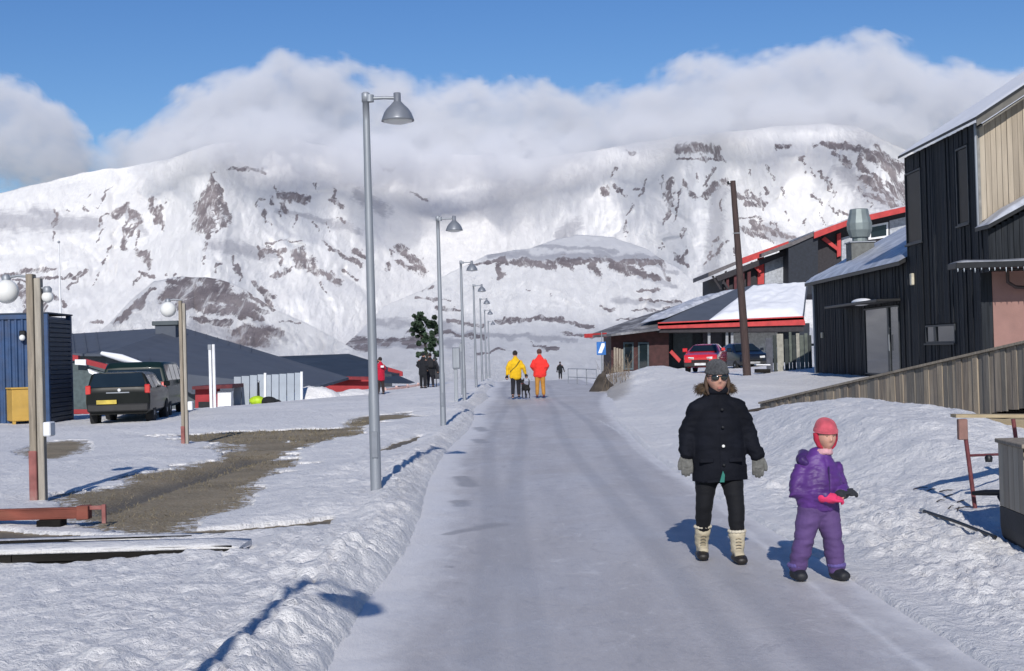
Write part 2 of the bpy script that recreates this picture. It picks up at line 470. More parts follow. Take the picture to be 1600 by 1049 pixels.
dirt = np.maximum(dirt, 0.9 * sstep(-0.9, 0.3, poly_sd(GX, GY, BROWN_END)))
dirt = np.maximum(dirt, 0.42 * sstep(44, 52, GY) * sstep(-1.5, -6, GX) * sstep(75, 66, GY))
dirt = np.maximum(dirt, 0.30 * sstep(-0.6, 0.1, bsd))
dirt = np.maximum(dirt, 0.38 * sstep(28, 40, GY) * sstep(3, 6, GX) * sstep(75, 60, GY))
V = np.stack([GX, GY, GZ - (cb + ct) * 0.5 * (1 - 0.0)], -1)
snow_ground = struct(mesh_obj('ground', V, grid_faces(*GX.shape), SNOW, attrs={'dirt': dirt}))
snow_ground['label'] = 'trodden and drifted snow covering the ground either side of the road'

# bare gravel and dead grass under the snow, showing where it has melted
r2 = np.exp(np.linspace(math.log(9), math.log(62), 230)); t2 = np.linspace(-0.48, 0.0, 300)
BX, BY = fan(r2, t2)
c1, c2, b2, tt2 = cut_h(BX, BY); bz2, gr2 = bare_h(BX, BY, c1, c2)
rlB = road_left(BY)
bz2 = bz2 - 0.5 * sstep(rlB - 0.5, rlB - 0.1, BX) - 0.4 * sstep(-0.25, -0.6, np.maximum(b2, tt2))
bz2 = bz2 + 0.012 * (fbm(BX * 9, BY * 9, 81, 3) - 0.5)
frost = 0.62 * sstep(0.7, 0.05, b2) + 0.1
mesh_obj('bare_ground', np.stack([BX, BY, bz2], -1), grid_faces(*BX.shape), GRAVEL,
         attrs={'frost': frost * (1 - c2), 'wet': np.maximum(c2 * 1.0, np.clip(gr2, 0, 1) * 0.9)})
struct(bpy.data.objects['bare_ground'])

# the road
rr_ = np.concatenate([np.linspace(-5.5, 5.5, 14), np.exp(np.linspace(math.log(5.8), math.log(112), 460))])
s_ = np.linspace(0, 1, 90)
RY, RS = np.meshgrid(rr_, s_, indexing='ij')
lx, rx = road_left(RY) - 0.35, road_right(RY) + 0.25
RX = lx + (rx - lx) * RS
RZ = road_h(RX, RY) + 0.012 * (fbm(RX * 6, RY * 3.5, 95, 4) - 0.5) * (sstep(0.9, 0.2, RX - road_left(RY)) + sstep(1.0, 0.2, road_right(RY) - RX) + 0.25)
edge = np.maximum(sstep(0.95, 0.0, RX - road_left(RY)), 0.9 * sstep(0.55, 0.0, road_right(RY) - RX))
edge = np.maximum(edge, 0.55 * sstep(1.2, 2.2, RX) * sstep(24, 12, RY))
edge = np.maximum(edge, 0.8 * np.exp(-((RX - (2.05 + 0.05 * np.sin(RY * .5))) / 0.05) ** 2) * sstep(40, 30, RY))
pt = seg_mask(RX, RY, [(*on_ground(x1, y1)[:2], *on_ground(x2, y2)[:2], a, b) for x1, y1, x2, y2, a, b in
     [(718,783,722,790,.22,.22),(700,835,770,820,.14,.3),(745,687,755,692,.3,.3),(720,745,735,760,.25,.3),(748,668,756,674,.3,.3),(700,885,705,887,.08,.08)]])
TRK = sum(np.exp(-((RX - (x0 + .12 * np.sin(RY * .17 + ph))) / .13) ** 2) for x0, ph in ((-.35, 0), (1.05, .3), (.1, 2), (1.6, 2.2)))
road = struct(mesh_obj('road', np.stack([RX, RY, RZ], -1), grid_faces(*RX.shape), ROAD, attrs={'track': TRK, 'edge': edge, 'patch': np.clip(pt, 0, 1)}))

# ------------------------------------------------------------------ mountains
RIDGE_D = {}
def mountain(name, u0, u1, du, ridge, y0, D0, slope, nrow, strokes, thin=None, relief=0.012, seed=0, relief_x=0.02, cut=None):
    """slope(u, y) gives the tangent of the hillside seen at that bearing and height; the distance follows from it"""
    us = np.arange(u0, u1 + du, du)
    top = np.interp(us, [p[0] for p in ridge], [p[1] for p in ridge])
    top = top + (fbm(us * 0.03, us * 0, seed + 5, 5) - 0.5) * 6 * np.clip((y0 - top) / 80, 0, 1)
    t = np.linspace(0, 1, nrow)
    T, U = np.meshgrid(t, us, indexing='ij')
    Yp = y0 + (top[None, :] - y0) * T
    e = rays(U, Yp)[..., 2]
    S = np.maximum(slope(U, Yp), e + 0.07)
    de = np.diff(e, axis=0)
    g = de / (0.5 * (S[1:] + S[:-1]) - 0.5 * (e[1:] + e[:-1]))
    D = D0(U[0]) * np.exp(np.concatenate([np.zeros((1, U.shape[1])), np.cumsum(g, 0)], 0))
    Uw = U + 70 * (fbm(U * 0.009, Yp * 0.012, seed + 50, 4) - 0.5) * 2 + (Yp - 420) * 0.28 * np.sin(U / 85.0 + seed)
    rel = (ridged(Uw * relief_x, Yp * 0.009, seed, 5) - 0.5) * relief
    rel = rel + (fbm(U * 0.006, Yp * 0.008, seed + 70, 4) - 0.5) * relief * 1.2
    rel = rel + (fbm(U * 0.11, Yp * 0.05, seed + 9, 4) - 0.5) * relief * 0.35
    RIDGE_D[name] = (us, D[-1], D, Yp)
    D = D * (1 + rel * np.sin(np.pi * np.clip(T * 1.0, 0, 1)) ** 0.5)
    r = rays(U, Yp)
    P = r * D[..., None]; P[..., 2] += CAMZ
    # a skirt down the far side so the crest is solid
    back = P[-1:].copy(); back[..., 1] += 250; back[..., 0] *= 1.03; back[..., 2] -= 130
    P = np.concatenate([P, back], 0)
    ux = U + (fbm(U * 0.05, Yp * 0.05, seed + 31, 5, .65) - 0.5) * 26
    uy = Yp + (fbm(U * 0.05, Yp * 0.05, seed + 37, 5, .65) - 0.5) * 17
    m = seg_mask(ux, uy, strokes)
    th = seg_mask(ux, uy, thin) if thin else np.full(U.shape, -1.0)
    m = np.concatenate([m, m[-1:]], 0); th = np.concatenate([th, th[-1:]], 0)
    if DEBUG: print(name, [(int(y), int(D[np.argmin(abs(Yp[:, U.shape[1]//2]-y)), U.shape[1]//2])) for y in (600,560,500,450,400,350,300,250,220)])
    o = mesh_obj(name, P, grid_faces(P.shape[0], P.shape[1]), MOUNT, attrs={'rock': np.clip(m, -1, 1), 'thin': np.clip(th, -1, 1)})
    return struct(o)
MAIN_ROCK = [
 # left massif
 (335,275,320,345,6,22),(335,290,350,350,6,9),(326,300,312,330,8,16),(340,285,362,350,3,5),(330,340,328,368,9,5),
 (205,318,180,335,4,7),(205,325,215,345,5,7),(238,312,252,345,6,8),(250,340,254,358,6,2),(200,360,194,388,6,5),
 (215,390,235,412,9,8),(216,425,245,432,3,4),(85,325,87,350,4,5),(88,362,86,378,3,2),(135,326,136,330,3,3),(105,325,107,328,3,3),
 (440,305,480,312,9,7),(440,320,445,335,7,4),(520,312,535,322,7,7),(400,322,412,310,2,2),(355,262,412,268,4,4),
 (410,395,445,390,7,4),(465,395,480,412,12,12),(470,415,520,432,7,7),(430,432,455,420,3,5),(510,430,528,440,6,8),
 (500,375,560,415,3,6),(555,395,575,408,6,5),(535,425,560,442,3,3),(420,378,470,376,2,2),
 (365,400,378,440,3,3),(410,455,430,465,7,5),(395,440,425,480,3,6),(580,250,612,266,4,4),(590,258,600,264,3,3),
 (620,388,655,408,6,9),(625,410,660,425,7,9),(612,392,612,400,3,3),(608,410,608,424,3,3),
 (640,300,665,312,2,2),(0,430,85,422,5,4),(0,440,110,434,2,3),(110,432,115,434,3,3),
 (30,445,70,480,6,9),(75,455,100,480,4,4),(35,455,50,500,8,9),(140,500,160,505,3,3),
 # right massif
 (1058,232,1120,236,9,8),(1060,248,1135,250,3,3),(1085,226,1130,246,5,5),(943,295,945,302,7,7),(960,292,978,306,4,3),(990,296,1004,298,3,3),
 (1047,282,1048,322,4,3),(1066,282,1082,308,5,6),(1116,262,1098,288,3,2),(1122,286,1098,308,7,3),(1135,282,1160,310,6,4),(1160,305,1195,322,4,4),
 (1165,318,1190,326,5,3),(1170,350,1250,375,6,5),(1150,340,1190,345,2,2),(1120,375,1100,410,3,3),(1135,378,1110,405,3,3),(1150,355,1200,372,5,6),
 (1210,228,1235,228,4,5),(1270,228,1278,228,4,4),(1290,225,1330,232,5,7),(1300,236,1330,262,5,7),(1322,230,1400,262,8,12),
 (1340,250,1375,290,6,7),(1370,235,1412,300,10,8),(1390,290,1425,330,7,7),(1345,280,1395,310,7,6),(1350,300,1400,325,5,5),
 (1293,284,1300,298,4,3),(1310,330,1350,340,4,4),(1055,395,1075,415,3,4),(1060,405,1070,412,3,3),
 (975,232,990,240,2,3)]
_r = random.Random(12)
for _ in range(85):                       # small gullies and rock teeth down the steep faces
    if _r.random() < .42: x_, y_ = _r.uniform(120, 560), _r.uniform(285, 440); lean = (x_ - 330) / 260
    else: x_, y_ = _r.uniform(930, 1430), _r.uniform(232, 400); lean = (x_ - 1120) / 300
    l_ = _r.uniform(8, 34); MAIN_ROCK.append((x_, y_, x_ + l_ * (lean + _r.uniform(-.35, .35)), y_ + l_, _r.uniform(1.5, 3.4), _r.uniform(.8, 2.4)))
MAIN_THIN_SHADE = [(1120,300,1110,430,30,30),(1200,360,1280,400,30,22),(1320,270,1400,330,30,30),(0,345,150,350,30,20),(330,380,420,400,16,20),(60,330,120,350,20,15),  # strokes of thin snow and of bluish shade painted on the slopes
 (560,300,600,330,20,20),(900,350,860,400,20,22),(480,340,560,360,10,14),(200,330,230,360,14,14),(430,330,500,345,10,8)]
main_ridge = [(-700,330),(-200,330),(0,302),(60,287),(130,270),(200,262),(260,248),(330,225),(420,215),(500,225),(560,235),(620,246),(760,240),(830,250),(900,240),(960,228),(1000,222),(1060,214),(1150,205),(1230,195),(1290,192),(1340,200),(1390,222),(1420,236),(1470,262),(1600,330),(1750,360),(2300,400)]
def main_slope(u, y):
    s = 0.05 + 0.48 * sstep(575, 470, y) + 0.16 * sstep(380, 260, y)
    s = s - 0.22 * np.exp(-((u - 700) / 150) ** 2) * sstep(520, 380, y)
    s = s - 0.16 * np.exp(-((y - 455) / 22) ** 2)
    return s
def main_D0(u): return 1350 + 0 * u + 250 * np.exp(-((u - 720) / 170) ** 2) - 120 * np.exp(-((u - 330) / 60) ** 2) - 180 * np.exp(-((u - 1090) / 60) ** 2) - 80 * np.exp(-((u - 1380) / 50) ** 2)
mountain('mountain', -620, 2260, 2.4, main_ridge, 640, main_D0, main_slope, 240, MAIN_ROCK, MAIN_THIN_SHADE, relief=0.024, seed=101, relief_x=0.013)
bpy.data.objects['mountain']['label'] = 'snow covered mountain range with dark rock ribs below the cloud'

mound_ridge = [(60,600),(120,545),(170,508),(205,470),(240,440),(285,431),(340,436),(385,455),(425,482),(480,505),(545,540),(600,575),(640,600)]
mountain('hill', 60, 640, 2.0, mound_ridge, 640, lambda u: 620 + 0 * u, lambda u, y: 0.10 + 0.26 * sstep(590, 520, y), 110,
 [(262,440,330,436,6,6),(262,462,300,450,16,20),(300,460,340,458,22,22),(330,455,385,478,14,16),(290,475,350,485,14,12),(355,480,410,498,10,6),(380,470,420,492,5,4),
  (240,450,215,480,5,8),(228,460,190,495,3,7),(385,458,430,485,3,5),(370,520,430,520,12,12),(360,532,410,535,10,10),(395,525,440,522,5,6),(440,500,470,506,2,2),(300,500,360,505,7,7),(200,480,175,510,2,2)],
 [(220,470,180,505,10,10),(400,500,440,530,16,12),(300,510,420,540,20,20)], relief=0.02, seed=140, relief_x=0.03)
bpy.data.objects['hill']['label'] = 'low dome of brown scree and snow at the foot of the left massif'

plat_ridge = [(440,600),(520,560),(560,520),(600,480),(660,455),(700,428),(760,400),(830,388),(900,366),(960,372),(1010,390),(1060,420),(1090,445),(1140,478),(1260,510),(1400,545),(1700,560),(1900,600)]
def plat_slope(u, y):
    s = 0.07 + 0.36 * sstep(530, 470, y) - 0.27 * sstep(412, 402, y)
    return s
hill2 = mountain('hill', 440, 1900, 2.2, plat_ridge, 640, lambda u: 700 + 0 * u, plat_slope, 170,
 [(730,412,790,408,2,4),(778,415,780,430,7,8),(790,410,940,408,5,6),(925,414,935,428,9,8),(940,408,1040,410,6,6),(960,418,1000,425,9,7),(1000,425,1035,440,7,5),(1035,412,1050,440,3,4),(830,412,870,420,6,6),(880,412,900,420,6,5),
  (590,455,680,450,2,2),(650,462,700,468,4,3),(520,530,600,535,7,9),(540,540,580,545,8,6),(600,532,690,530,6,6),(640,540,680,538,4,4),(680,478,720,484,4,3),(700,502,760,512,4,3),
  (780,502,880,498,4,5),(860,497,930,508,4,2),(900,505,930,512,3,3),(1000,470,1060,474,3,3),(940,478,960,484,2,3),(845,540,870,545,4,4),(830,535,850,540,2,2),(690,520,760,527,3,4),(740,550,790,548,2,2),
  (880,520,950,525,3,2),(990,488,1050,484,2,2),(960,500,1010,504,2,2),(640,520,690,522,3,3),(860,458,862,462,2,2),(820,452,830,454,2,2),(1000,455,1030,450,3,3)],
 [(760,400,1040,402,9,9),(840,384,960,392,6,6),(560,500,700,510,10,14),(700,520,900,530,8,8),(560,540,720,535,14,12),(960,470,1080,480,10,8),(1000,430,1060,450,12,8),(930,395,1060,425,8,6)],
 relief=0.012, seed=170, relief_x=0.02)
hill2['label'] = 'flat topped moraine with a band of dark rock along its edge above the valley'

# ------------------------------------------------------------------ cloud bank (a real body of mist with a soft, thinning rim)
def cloud_mat(name, dens):
    m, nt, b = mat_new(name); nt.nodes.remove(b)
    v = nt.nodes.new('ShaderNodeVolumePrincipled')
    v.inputs['Color'].default_value = (0.97, 0.975, 1.0, 1); v.inputs['Density'].default_value = dens
    v.inputs['Anisotropy'].default_value = 0.0
    nt.links.new(v.outputs[0], nt.nodes['Material Output'].inputs['Volume'])
    return m
CLOUD = cloud_mat('cloud_mist', 0.0075)
def cloud(name, top, bot, D, Tmax, seed, edge_t=60, edge_b=70, step=8, label='', front=0.97, behind=0, pw=1.2):
    us = np.arange(top[0][0], top[-1][0] + step, step)
    yt = np.interp(us, [p[0] for p in top], [p[1] for p in top]); yb = np.interp(us, [p[0] for p in bot], [p[1] for p in bot])
    nr = 60
    T, U = np.meshgrid(np.linspace(0, 1, nr), us, indexing='ij')
    Yp = yt[None] - 14 + (yb - yt + 28)[None] * T
    billow = fbm(U * 0.018, Yp * 0.022, seed, 6, 0.58)
    dt = (Yp - yt[None] + (billow - 0.5) * 60) / edge_t
    db = (yb[None] - Yp + (billow - 0.5) * 60) / edge_b
    dl = (U - us[0]) / 60; dr = (us[-1] - U) / 60
    a = np.clip(np.minimum(np.minimum(dt, db), np.minimum(dl, dr)), 0, 1)
    a = a ** pw * (0.62 + 0.38 * sstep(0.3, 0.62, billow))
    d2 = fbm(U * 0.05, Yp * 0.06, seed + 7, 4)
    H = Tmax * a * (0.75 + 0.5 * d2)
    H[0] = H[-1] = 0; H[:, 0] = H[:, -1] = 0
    ru, rd, DD, YY = RIDGE_D['mountain']
    lim = np.array([[np.interp(yb[j] + 2, YY[::-1, int(np.clip(np.searchsorted(ru, us[j]), 0, len(ru) - 1))], DD[::-1, int(np.clip(np.searchsorted(ru, us[j]), 0, len(ru) - 1))])] for j in range(len(us))])[:, 0]
    k_ = 9; lim = np.convolve(np.pad(lim, k_, mode='edge'), np.ones(2 * k_ + 1) / (2 * k_ + 1), 'valid')
    Dc = np.minimum(lim * 0.97, lim - 60)[None]
    if behind:
        top_d = np.array([DD[-1, int(np.clip(np.searchsorted(ru, x_), 0, len(ru) - 1))] for x_ in us]); top_d = np.convolve(np.pad(top_d, 25, mode='edge'), np.ones(51) / 51, 'valid')
        F = top_d[None] * 1.12 + behind - H * 0.5; B = F + H + 0.02
    else: F = Dc - H; B = Dc + 0.02 + 0 * H
    r = rays(U, Yp)
    PF = r * F[..., None]; PB = r * B[..., None]; PF[..., 2] += CAMZ; PB[..., 2] += CAMZ
    n = U.size
    f1 = grid_faces(*U.shape, flip=True); f2 = grid_faces(*U.shape) + n
    rim = []
    nr_, nc = U.shape
    def q(a, b): rim.append([a, b, b + n, a + n])
    for j in range(nc - 1): q(j, j + 1); q((nr_ - 1) * nc + j + 1, (nr_ - 1) * nc + j)
    for i in range(nr_ - 1): q((i + 1) * nc, i * nc); q(i * nc + nc - 1, (i + 1) * nc + nc - 1)
    V = np.concatenate([PF.reshape(-1, 3), PB.reshape(-1, 3)])
    o = mesh_obj(name, V, np.concatenate([f1, f2, np.array(rim)]), CLOUD)
    struct(o, 'stuff'); o['label'] = label
    return o
top_line = [(150,215),(205,190),(240,165),(300,128),(370,105),(440,78),(520,88),(580,108),(640,112),(700,122),(760,122),(800,112),(830,126),(900,128),(980,124),(1040,108),(1080,86),(1130,78),(1200,70),(1270,60),(1330,44),(1380,52),(1430,74),(1500,90),(1560,96),(1700,100),(1900,120)]
cloud('cloud', top_line, [(150,300),(400,320),(700,330),(1000,320),(1250,300),(1450,300),(1900,330)],
      1900, 470, 301, 34, 20, label='long grey white cloud bank lying along the mountain tops', behind=350)
cloud('cloud', [(190,205),(240,190),(330,165),(420,150),(520,160),(640,175),(760,180),(880,175),(960,160),(1060,145),(1200,130),(1320,125),(1400,150),(1470,190)],
      [(190,266),(260,274),(340,262),(420,270),(500,280),(560,296),(650,308),(720,308),(800,296),(900,282),(960,254),(1020,242),(1100,244),(1180,228),(1250,212),(1320,206),(1400,226),(1470,244)],
      1900, 520, 340, 62, 52, label='thin veil of mist drifting across the summits in front of the ridge', pw=1.6)
cloud('cloud', [(-700,150),(-300,130),(-60,110),(0,104),(50,118),(80,150),(120,190),(190,240)], [(-700,300),(-300,300),(0,300),(60,310),(120,300),(190,290)],
      2050, 330, 350, 30, 30, label='small soft cloud at the left end of the mountain range', behind=300)

# ------------------------------------------------------------------ mesh builder
class MB:
    def __init__(s): s.v = []; s.f = []; s.sm = []
    def add(s, vs, fs, smooth=False, M=None):
        b = len(s.v)
        s.v += [tuple(M @ Vector(v)) if M is not None else tuple(v) for v in vs]
        s.f += [tuple(i + b for i in f) for f in fs]; s.sm += [smooth] * len(fs)
        return s
    def box(s, x0, x1, y0, y1, z0, z1, c=0.0, M=None):
        if c <= 0:
            v = [(x, y, z) for z in (z0, z1) for y in (y0, y1) for x in (x0, x1)]
            return s.add(v, [(0, 2, 3, 1), (4, 5, 7, 6), (0, 1, 5, 4), (2, 6, 7, 3), (0, 4, 6, 2), (1, 3, 7, 5)], M=M)
        bm = bmesh.new(); bmesh.ops.create_cube(bm, size=1)
        for w in bm.verts:
            w.co = Vector(((x0 + x1) / 2 + w.co.x * (x1 - x0), (y0 + y1) / 2 + w.co.y * (y1 - y0), (z0 + z1) / 2 + w.co.z * (z1 - z0)))
        bmesh.ops.bevel(bm, geom=bm.edges[:], offset=c, segments=1, affect='EDGES')
        bm.verts.index_update()
        s.add([w.co.copy() for w in bm.verts], [[w.index for w in f.verts] for f in bm.faces], M=M); bm.free()
        return s
    def ring(s, c, u, w, ru, rw, n, pw=1.0):
        out = []
        for i in range(n):
            a = 2 * math.pi * i / n
            ca, sa = math.cos(a), math.sin(a)
            if pw != 1.0:
                ca = math.copysign(abs(ca) ** pw, ca); sa = math.copysign(abs(sa) ** pw, sa)
            out.append(c + u * (ca * ru) + w * (sa * rw))
        return out
    def loft(s, rings, cap=True, smooth=True, M=None):
        n = len(rings[0]); v = [p for r in rings for p in r]; f = []
        for k in range(len(rings) - 1):
            for i in range(n):
                j = (i + 1) % n
                f.append((k * n + i, k * n + j, (k + 1) * n + j, (k + 1) * n + i))
        s.add(v, f, smooth, M)
        if cap:
            s.add(rings[0][::-1], [tuple(range(n))], False, M); s.add(rings[-1], [tuple(range(n))], False, M)
        return s
    def tube(s, pts, r, n=10, cap=True, M=None, smooth=True):
        pts = [Vector(p) for p in pts]; rs = r if isinstance(r, (list, tuple)) else [r] * len(pts)
        rings = []; u = None
        for i, p in enumerate(pts):
            d = (pts[min(i + 1, len(pts) - 1)] - pts[max(i - 1, 0)]).normalized()
            if u is None:
                u = d.orthogonal().normalized()
            else:
                u = (u - d * u.dot(d)).normalized()
            w = d.cross(u)
            rings.append(s.ring(p, u, w, rs[i], rs[i], n))
        return s.loft(rings, cap, smooth, M)
    def lathe(s, prof, n=24, o=(0, 0, 0), M=None, smooth=True, cap=True):
        o = Vector(o)
        return s.loft([s.ring(o + Vector((0, 0, z)), Vector((1, 0, 0)), Vector((0, 1, 0)), r, r, n) for r, z in prof], cap, smooth, M)
    def prism(s, pts, ext, M=None):
        """polygon (3D points) swept along ext"""
        pts = [Vector(p) for p in pts]; e = Vector(ext); n = len(pts)
        f = [tuple(range(n))[::-1], tuple(range(n, 2 * n))] + [(i, (i + 1) % n, n + (i + 1) % n, n + i) for i in range(n)]
        return s.add(pts + [p + e for p in pts], f, M=M)
    def ball(s, c, r, n=16, m=10, M=None):
        c = Vector(c); rr = r if isinstance(r, (tuple, list)) else (r, r, r)
        rings = []
        for k in range(m + 1):
            t = math.pi * (0.02 + 0.96 * k / m)
            rings.append(s.ring(c + Vector((0, 0, -math.cos(t) * rr[2])), Vector((1, 0, 0)), Vector((0, 1, 0)), rr[0] * math.sin(t), rr[1] * math.sin(t), n))
        return s.loft(rings, True, True, M)
    def build(s, name, m, parent=None, fixn=True):
        me = bpy.data.meshes.new(name); me.from_pydata([tuple(v) for v in s.v], [], s.f)
        me.polygons.foreach_set('use_smooth', s.sm)
        if fixn:
            bm = bmesh.new(); bm.from_mesh(me); bmesh.ops.recalc_face_normals(bm, faces=bm.faces); bm.to_mesh(me); bm.free()
        if m: me.materials.append(m)
        return link(bpy.data.objects.new(name, me), parent)

def T(x=0, y=0, z=0, rz=0, rx=0, ry=0):
    return Matrix.Translation((x, y, z)) @ Euler((rx, ry, rz)).to_matrix().to_4x4()

# material library
galv = mat('galvanised_steel', (0.27, 0.29, 0.32), 0.5, 0.35, 0.16, 5, 0.15, 60, (1, 1, 0.15), dirt=(0.16, 0.16, 0.17), dirt_amt=0.35)
lampgrey = mat('grey_lamp_paint', (0.20, 0.215, 0.245), 0.4, 0.3, 0.12, 8, 0.1)
opal = mat('opal_glass', (0.72, 0.72, 0.70), 0.25, 0, 0.06, 4, 0)
whitep = mat('white_paint', (0.70, 0.71, 0.73), 0.5, 0, 0.1, 3, 0.1, dirt=(0.45, 0.42, 0.38), dirt_amt=0.4)
oldwood = mat('weathered_timber', (0.27, 0.23, 0.18), 0.85, 0, 0.3, 5, 0.5, 30, (6, 6, 0.5), dirt=(0.17, 0.15, 0.13), dirt_amt=0.6)
redbase = mat('faded_red_paint', (0.27, 0.10, 0.09), 0.8, 0, 0.3, 6, 0.4, dirt=(0.25, 0.22, 0.19), dirt_amt=0.6)
palewood = mat('pale_weathered_timber', (0.33, 0.30, 0.255), 0.85, 0, 0.25, 5, 0.5, 30, (6, 6, 0.5), dirt=(0.22, 0.2, 0.18), dirt_amt=0.5)
rust = mat('rusty_red_paint', (0.19, 0.055, 0.037), 0.8, 0, 0.35, 4, 0.5, 30, (0.5, 2, 2), dirt=(0.17, 0.07, 0.045), dirt_amt=0.8)
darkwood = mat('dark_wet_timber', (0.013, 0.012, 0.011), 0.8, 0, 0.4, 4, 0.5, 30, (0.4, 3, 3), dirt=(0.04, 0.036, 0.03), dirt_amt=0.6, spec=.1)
blackboard = mat('black_stained_boards', (0.018, 0.021, 0.026), 0.6, 0, 0.45, 3.0, 0.5, 30, (6, 6, 0.35), dirt=(0.035, 0.038, 0.043), dirt_amt=0.5, spec=.12)
rail_black = mat('black_steel', (0.02, 0.021, 0.024), 0.45, 0.5, 0.2, 5, 0.1)
glassm = mat('window_glass', (0.010, 0.016, 0.020), 0.04, 0, 0.2, 1.5, 0.0, spec=.5)
darkglass = mat('dark_window_glass', (0.007, 0.009, 0.013), 0.3, 0, 0.3, 1.5, 0.0, spec=.04)
frame_dark = mat('dark_window_frame', (0.03, 0.035, 0.04), 0.5)
snowcap = mat('roof_snow', (0.80, 0.81, 0.84), 0.65, 0, 0.05, 2, 0.6, 6)
icep = mat('icy_roof', (0.40, 0.42, 0.47), 0.4, 0, 0.3, 2.5, 0.5, 12, dirt=(0.75, 0.76, 0.8), dirt_amt=0.7)
redtrim = mat('red_painted_trim', (0.42, 0.035, 0.035), 0.6, 0, 0.2, 3, 0.1)
slate = mat('slate_grey_roof', (0.075, 0.088, 0.115), 0.75, 0, 0.10, 1.2, 0.2, 12, dirt=(0.10, 0.11, 0.13), dirt_amt=0.35)
navy = mat('dark_blue_grey_roof', (0.030, 0.042, 0.062), 0.7, 0, 0.15, 0.8, 0.2, 12)
tyrem = mat('tyre_rubber', (0.015, 0.015, 0.016), 0.9, 0, 0.3, 9, 0.3)

# ------------------------------------------------------------------ street lamps
def make_street_lamp(loc, label):
    t = thing('street_lamp', loc, 0, label, 'street lamp', 'grey street lamps in a row along the left edge of the road')
    H = 4.62
    m = MB(); m.lathe([(0.066, -0.3), (0.064, 0), (0.060, 1.15), (0.054, 1.2), (0.048, 2.5), (0.039, 4.3), (0.038, H - 0.1), (0.047, H - 0.1), (0.047, H), (0.03, H + 0.012)], 20)
    m.build('pole', galv, t)
    m = MB(); m.box(-0.035, 0.035, -0.075, -0.062, 0.45, 0.75, 0.004); m.build('access_hatch', lampgrey, t)
    m = MB(); m.tube([(0.03, 0, H - 0.06), (0.20, 0, H - 0.055), (0.335, 0, H - 0.06)], 0.019, 12); m.tube([(0.045, 0, H - 0.10), (0.045, 0, H - 0.02)], 0.05, 14)
    m.build('arm', galv, t)
    x = 0.36
    m = MB(); m.lathe([(0.034, H + 0.0), (0.042, H - 0.005), (0.042, H - 0.10), (0.058, H - 0.118), (0.088, H - 0.15), (0.125, H - 0.185), (0.158, H - 0.235), (0.182, H - 0.30), (0.190, H - 0.325),
                       (0.184, H - 0.328), (0.17, H - 0.31), (0.14, H - 0.24), (0.10, H - 0.19)], 32, (x, 0, 0), cap=True)
    sh = m.build('lamp_shade', lampgrey, t)
    m = MB(); m.lathe([(0.17, H - 0.315), (0.16, H - 0.335), (0.10, H - 0.352), (0.02, H - 0.36)], 24, (x, 0, 0)); m.build('diffuser', opal, sh)
    return t
lamp_Y = [1.6, 16.1, 30.9, 46.4, 62.2, 77.5, 92.5, 108.0]
lamp_lab = ['grey street lamp beside the camera, casting its shadow on the snow bank in front',
            'tallest grey street lamp with a bell shade, rising from the snow bank nearest the camera',
            'second street lamp from the camera, its pole in front of the dark tree',
            'third street lamp from the camera, behind a grey post with a box',
            'fourth street lamp from the camera along the snow bank',
            'fifth street lamp in the receding row, beyond the road crest',
            'sixth street lamp in the receding row, near the far end',
            'last and smallest street lamp at the far end of the row']
lamp_X = [-1.66, -1.60, -1.56, -1.62, -1.64, -1.70, -1.76, -1.8]
lp0 = None
for i, (Y, X, lb) in enumerate(zip(lamp_Y, lamp_X, lamp_lab)):
    z = ground_z(X, Y) - 0.02 if i else 0.05
    z = min(z, 0.12)
    if lp0 is None: lp0 = make_street_lamp((X, Y, z), lb); lp0.rotation_euler = (0, 0, 0)
    else:
        o = dup(lp0, (X, Y, z - (0.0 if i != 1 else 0.06)), R([0, 2, -5, 4, -3, 5, 0, 3][i]), lb)

# ------------------------------------------------------------------ left: globe lamps on timber posts
def globe_post(px, py, h, globes, box_z, label, group, base_red=0.55, w=0.082):
    p = on_ground(px, py, 0.05); z = ground_z(p.x, p.y)
    p = on_ground(px, py, z)
    t = thing('post_lamp', (p.x, p.y, z), 0, label, 'lamp post', group)
    m = MB(); m.box(-w, -.002, -w, w * .8, base_red - 0.05, h, 0.008); m.build('post', oldwood, t)
    m = MB(); m.box(-w - 0.010, -.001, -w - 0.012, w * .8 + 0.012, -0.35, base_red, 0.008); m.build('post_base', redbase, t)
    m = MB(); m.box(.004, w, -w * 0.7, w * 0.7, -0.3, h - 0.05, 0.008); m.build('post', palewood, t)
    for gx, gz, gr in globes:
        m = MB(); m.tube([(0, 0, gz + 0.02 + gr), (gx * 0.6, 0, gz + 0.04 + gr), (gx, 0, gz + gr + 0.02)], 0.016, 8); a = m.build('arm', galv, t)
        m = MB(); m.lathe([(0.05, gr * 0.8), (0.055, gr + 0.03), (0.03, gr + 0.06)], 14, (gx, 0, gz)); m.build('collar', galv, a)
        m = MB(); m.ball((gx, 0, gz), gr, 24, 16); m.build('globe', opal, t)
    if box_z:
        m = MB(); m.box(w + 0.02, w + 0.11, -w - 0.06, w - 0.03, box_z, box_z + 0.17, 0.012); m.build('junction_box', whitep, t)
    return t
globe_post(62, 776, 2.66, [(-0.34, 2.46, 0.145), (0.15, 2.38, 0.07)], 0.72, 'large weathered post lamp at the far left, with two white globes and a red foot', 'timber post lamps on the left')
globe_post(290, 692, 2.72, [(-0.27, 2.56, 0.15)], 0.62, 'post lamp with one white globe standing beside the dark green van', 'timber post lamps on the left', 0.32, 0.062)
p = on_ground(333, 641, -0.1); z = ground_z(p.x, p.y)
t = thing('post', (p.x, p.y, z - 0.1), 0, 'pale double steel post standing right of the parked van, before the slate roof', 'post')
